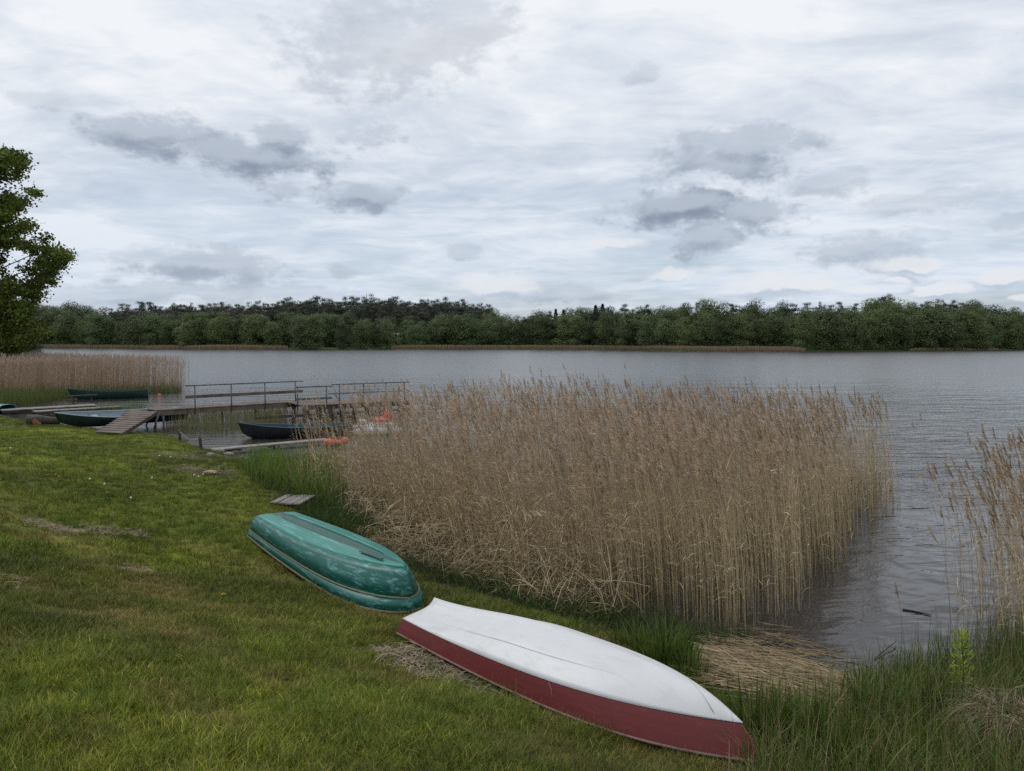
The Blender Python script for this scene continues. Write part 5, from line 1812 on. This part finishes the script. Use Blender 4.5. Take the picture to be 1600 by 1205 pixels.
# hand-set trees by the clearing
for (px, ty, kind, lab, ex, wdn) in ((425, 501, 'round_light', 'bright yellow green rounded tree left of the big dark tree at the water', 6, 1.3), (470, 492, 'round', 'big dark rounded tree at the water, left half of a pair beside the grassy clearing', 2, 1.15),
                                (492, 489, 'round', 'big rounded tree with pale right flank at the water by the grassy clearing', 2, 1.15), (536, 500, 'round', 'small round tree at the right side of the grassy clearing', 4, 1.0),
                                (565, 498, 'round', 'middle tree of three right of the grassy clearing', 3, 1.25), (605, 497, 'tall', 'slim tree at the right of the three beyond the clearing', 3, 1.2),
                                (585, 503, 'wide', 'low broad tree between the slim one and the middle tree by the clearing', 3, .9),
                                (660, 500, 'wide', 'dome shaped pale tree alone right of the clearing behind reeds', 8, .95), (644, 507, 'round', 'small round tree leaning on the dome shaped pale one', 10, .9), (678, 503, 'round', 'small tree filling in right of the dome shaped pale one', 10, 1),
                                (292, 503, 'tall_light', 'small bright conical tree standing in front of the little meadow', 4, 1.1), (304, 498, 'round', 'dark tree just right of the bright conical one', 10, 1),
                                (264, 506, 'round', 'small round tree overlooking the little meadow on the left', 12, 1)):
    place_tree('shore_tree', kind, px, ty, far_depth(px, ex), lab, 'trees along the far shore', widen=wdn)
# skyline: (x0, x1, kinds, spacing, extra depth, wording)
SK = [(-20, 176, 'leaf', (10, 15), (25, 60), 'skyline beside the near maple'),
      (176, 300, 'pine', (6, 10), (60, 90), 'ridge skyline above the small meadow'), (300, 450, 'pine', (6, 10), (60, 90), 'ridge skyline left of the grassy clearing'),
      (450, 612, 'pine', (6, 10), (60, 90), 'ridge skyline above the grassy clearing'), (612, 770, 'pine', (6, 10), (60, 90), 'ridge skyline just left of the skyline dip'),
      (772, 866, 'mix', (8, 12), (35, 70), 'skyline dip at the centre'), (888, 1060, 'mix', (8, 12), (35, 70), 'skyline right of the two centre spires'), (1060, 1240, 'mix', (8, 12), (35, 70), 'skyline left of the right hand wood'),
      (1240, 1345, 'pinemix', (8, 11), (35, 70), 'skyline just left of the highest knoll'), (1412, 1520, 'pinemix', (8, 11), (35, 70), 'skyline just right of the highest knoll'), (1520, 1625, 'mix', (9, 13), (35, 60), 'falling skyline at the right border')]
for (x0, x1, kd, sp_, ex, wd_) in SK:
    px = x0; cnt = {}
    while px < x1:
        if kd == 'pine' or (kd == 'pinemix' and random.random() < .8) or (kd == 'mix' and random.random() < .25): kind = 'pine'
        else: kind = random.choice(['round', 'tall', 'wide'])
        c_ = 'pine' if kind == 'pine' else 'leafy tree'
        k = cnt.get(c_, 0); cnt[c_] = k + 1
        place_tree('pine_tree' if kind == 'pine' else 'skyline_tree', kind, px, sky_y(px) + random.uniform(-6, 7), far_depth(px, random.uniform(*ex)),
                   '%s dark %s from the left on the %s' % (ORD[k], c_, wd_), 'trees on the far skyline', widen=random.uniform(.75, 1.15))
        px += random.uniform(*sp_)
for (px, ty, lab) in ((868, 483, 'left one of the two thin spruce spires near centre'), (880, 484, 'right one of the two thin spruce spires near centre'), (930, 477, 'sharp spruce spire left of the pair right of centre'), (941, 475, 'sharp spruce spire right of the pair right of centre'),
                      (1383, 452, 'highest dark conifer on the skyline knoll of the right wood'), (1374, 458, 'slightly lower conifer left of the highest one on the knoll'), (1391, 459, 'slightly lower conifer right of the highest one on the knoll')):
    place_tree('spruce_tree' if px < 1300 else 'pine_tree', 'spruce' if px < 1300 else 'pine', px, ty, far_depth(px, 45), lab, 'conifers standing above the skyline', widen=1.6 if px < 1300 else 1.1)
for (px, ty, lab) in ((1362, 462, 'big bright leafy tree left of the knoll conifer'), (1398, 463, 'leafy tree right of the knoll conifer'), (1376, 468, 'broad bright leafy tree in front of the knoll conifer')):
    place_tree('skyline_tree', 'round_light', px, ty, far_depth(px, 30), lab, 'leafy trees on the right skyline', widen=1.15)

# the mass of the wood between the front row and the skyline
mk = {}
for kd, keys, n_, px0, px1 in (('leafy', ('round', 'wide'), 330, -600, 2200), ('pines', ('pine',), 330, 170, 780)):
    P_ = []; Sc = []; Ro = []
    for k in range(n_):
        px = random.uniform(px0, px1); ex = random.uniform(24, 70) if kd == 'leafy' else random.uniform(35, 85)
        dep = far_depth(px, ex); x_ = (px - 800) / FPX * dep
        u = (ex - 24) / 60
        ty = sky_y(px) + (5 if kd == 'leafy' else 2) + (1 - min(u, 1)) * random.uniform(2, 22)
        if kd == 'leafy' and 190 < px < 770: ty = max(ty, 482 + random.uniform(0, 12)); dep = far_depth(px, random.uniform(18, 34))
        zb = gz(x_, dep) - .3
        h = max(AT(px, ty, dep).z - zb, 3) / 10
        h *= random.uniform(.88, 1.0); P_.append(((px - 800) / FPX * dep, dep, zb)); Sc.append((h * 1.15, h * 1.15, h)); Ro.append((0, 0, random.uniform(0, 6.28)))
    ms = [q[0] for kk in keys for q in PROTO[kk]]
    scatter('woodland_' + kd, np.array(P_), np.array(Ro), np.array(Sc), np.ones((len(P_), 3)), ms,
            'deep mass of leafy woodland between shore trees and skyline' if kd == 'leafy' else 'dark pine wood climbing behind the shore trees', 'woodland')

# undergrowth and far reed strip
ge = Geo()
N = 14000
px = rng.uniform(-300, 1800, N)
dep = np.interp(px, FAR_PX, FAR_D) + rng.uniform(9, 22, N)
x = (px - 800) / FPX * dep
ok = ~(((px > 508) & (px < 540)) | ((px > 240) & (px < 300)))
x, dep = x[ok], dep[ok]; N = len(x)
z = ground_z(x, dep)
P_ = np.stack([x, dep, z + rng.random(N) * 4.0], -1)
cards(P_, rng.normal(0, 1, (N, 3)) + np.array([0, -1, .5]), rng.uniform(.5, 1.2, N), np.ones((N, 3)) * rng.uniform(.5, 1.0, (N, 1)), ge, .7)
o = link('shore_undergrowth', ge.mesh('shore_undergrowth'), M_DECID); tag(o, 'dark undergrowth under the trees of the far shore', 'undergrowth', kind='stuff')

ge = Geo()
for (p0, p1, n_, hgt) in ((40, 450, 6500, 1.5), (612, 1258, 9500, 1.45), (1420, 1560, 900, .7)):
    px = rng.uniform(p0, p1, n_); q = rng.random(n_)
    wid = np.interp(px, [p0, p0 + 25, p1 - 25, p1], [1, 9, 9, 1])
    dep = np.interp(px, FAR_PX, FAR_D) - 1 + q * wid
    x = (px - 800) / FPX * dep
    z = np.maximum(ground_z(x, dep), -.3)
    h = hgt * rng.uniform(.75, 1.1, n_) * (.7 + .5 * fbm(x * .05, dep * .05, 88))
    up = np.stack([rng.normal(0, .1, n_), 0 * x, h], -1)
    cc = np.array([.30, .225, .14]) * rng.uniform(.65, 1.25, (n_, 1))
    side = np.tile(np.array([1., 0, 0]), (n_, 1))
    ge.add(*strips(np.stack([x, dep, z], -1), up, side, 2, rng.uniform(.10, .28, n_), up * 0, cc * .6, cc, 1, .4))
o = link('far_reed_strip', ge.mesh('far_reed_strip'), M_REED); tag(o, 'long thin strip of brown reeds edging the far shore', 'reeds', kind='stuff')

# --- maple at the left edge: clumps of leaves on limbs
TX, TY = -51.5, 68.0
tz = gz(TX, TY)
mp = empty('maple_tree', (TX, TY, tz)); tag(mp, 'large leafy maple tree with lobed dark green crown at the left border', 'tree')
limbs = []
EDGE = [(28, 248), (44, 262), (12, 262), (30, 275), (50, 305), (28, 315), (5, 300), (60, 300), (20, 340), (33, 358), (5, 365), (-10, 330),
        (86, 360), (60, 375), (40, 385), (15, 395), (104, 392), (84, 405), (62, 412), (108, 408), (40, 420), (86, 436), (66, 440), (20, 432), (48, 455), (62, 472),
        (25, 465), (0, 452), (30, 490), (0, 480), (55, 500), (76, 505), (20, 510), (-5, 515), (40, 522), (10, 535), (70, 515),
        (-20, 250), (-25, 285), (-20, 380), (-25, 420), (-20, 450), (-25, 490), (-30, 530)]
g1 = Geo(); bmL = bmesh.new()
cl = []
OY = [232, 250, 262, 280, 292, 302, 318, 335, 352, 366, 384, 396, 408, 424, 440, 456, 470, 485, 505, 520, 535, 550]
OX = [22, 44, 46, 34, 48, 66, 44, 30, 56, 84, 86, 108, 112, 88, 90, 62, 66, 48, 70, 78, 52, 30]
for k in range(640):
    py = random.uniform(238, 548); lim = float(np.interp(py, OY, OX)) * FPX / FPX
    px = random.uniform(-34, lim - 9) if random.random() < .7 else lim - 9 - abs(random.gauss(0, 10))
    if random.random() < .88 and px > -20 and fbm(px * .045, py * .06, 71, 2) > .46: continue
    c_ = AT(px, py, TY + random.uniform(-4, 4))
    cl.append((c_, random.uniform(.38, .68)))
for k in range(150):                        # the rest of the crown, out of frame to the left
    a = random.uniform(0, 2 * PI); h = random.uniform(.12, 1)
    q = 8.2 * math.sin(min(1, .25 + h * .8) * PI * .94) ** .6 * random.uniform(.5, 1)
    c_ = Vector((TX + math.cos(a) * q, TY + math.sin(a) * q, tz + h * 19.5))
    pxx = 800 + FPX * c_.x / c_.y
    if pxx > -14: continue
    cl.append((c_, random.uniform(.8, 1.5)))
for (c_, r_) in cl:
    per = int(230 * (r_ / .8) ** 1.6) + 20
    d = unit(rng.normal(0, 1, (per, 3))); p = np.array(c_ - Vector((TX, TY, tz))) + rng.normal(0, 1, (per, 3)) * r_ * np.array([.66, .66, .42]) * random.uniform(.8, 1.3)
    cards(p, d * .5 + rng.normal(0, .6, (per, 3)) + np.array([0, 0, .5]), rng.uniform(.14, .32, per), np.ones((per, 3)) * rng.uniform(.65, 1.3) * rng.uniform(.7, 1.3, (per, 1)), g1, .8)
    if random.random() < .06:
        loc = c_ - Vector((TX, TY, tz)); hb_ = max(2.0, loc.z * .72 - 1)
        st_ = Vector((0, 0, hb_)); md_ = st_.lerp(loc, .5) + Vector((0, 0, -.4 + .02 * loc.length))
        tube(bmL, [st_, md_, loc], [.11, .06, .02], 6, False)
crn = g1.mesh('crown'); link('crown', crn, M_MAPLE, mp)
tube(bmL, [(0, 0, -.3), (.1, 0, 4), (0, .1, 9), (0, 0, 17)], [.45, .36, .26, .06], 12)
bmo('trunk', bmL, M_BARK, mp, True)

# dark bush overhanging the water next to it
def bush(px, py_top, py_base, wpx, depth, label, mt=M_BUSH):
    p = AT(px, py_base, depth); z_ = max(p.z, 0.1); top = AT(px, py_top, depth).z; h = top - z_; w_ = wpx / FPX * depth
    root = empty('bush', (p.x, depth, z_)); tag(root, label, 'bush')
    g2 = Geo()
    for k in range(26):
        u = random.random(); a = random.uniform(0, 6.28)
        c_ = np.array([math.cos(a) * w_ / 2 * .75 * random.random() ** .4 * (1.05 - .5 * u), math.sin(a) * w_ / 2 * .75 * random.random() ** .4, .1 * h + u * h * .78])
        per = 130; d = unit(rng.normal(0, 1, (per, 3)))
        cards(c_ + d * .17 * h * rng.uniform(.5, 1.2, (per, 1)) * np.array([1.5, 1.5, 1]), d + rng.normal(0, .5, (per, 3)), rng.uniform(.12, .26, per), np.ones((per, 3)) * random.uniform(.7, 1.25) * rng.uniform(.7, 1.3, (per, 1)), g2, .5)
    link('foliage', g2.mesh('foliage'), mt, root)
    bm = bmesh.new()
    for k in range(7):
        a = random.uniform(0, 6.28); tube(bm, [(0, 0, -.3), (math.cos(a) * w_ * .2, math.sin(a) * w_ * .2, h * .4), (math.cos(a) * w_ * .38, math.sin(a) * w_ * .38, h * .7)], [.07, .05, .02], 6)
    bmo('stem', bm, M_BARK, root)


bush(42, 517, 556, 52, 88, 'low dark bush overhanging the water right of the maple')
bush(8, 528, 560, 50, 80, 'dark bush under the maple at the left border')
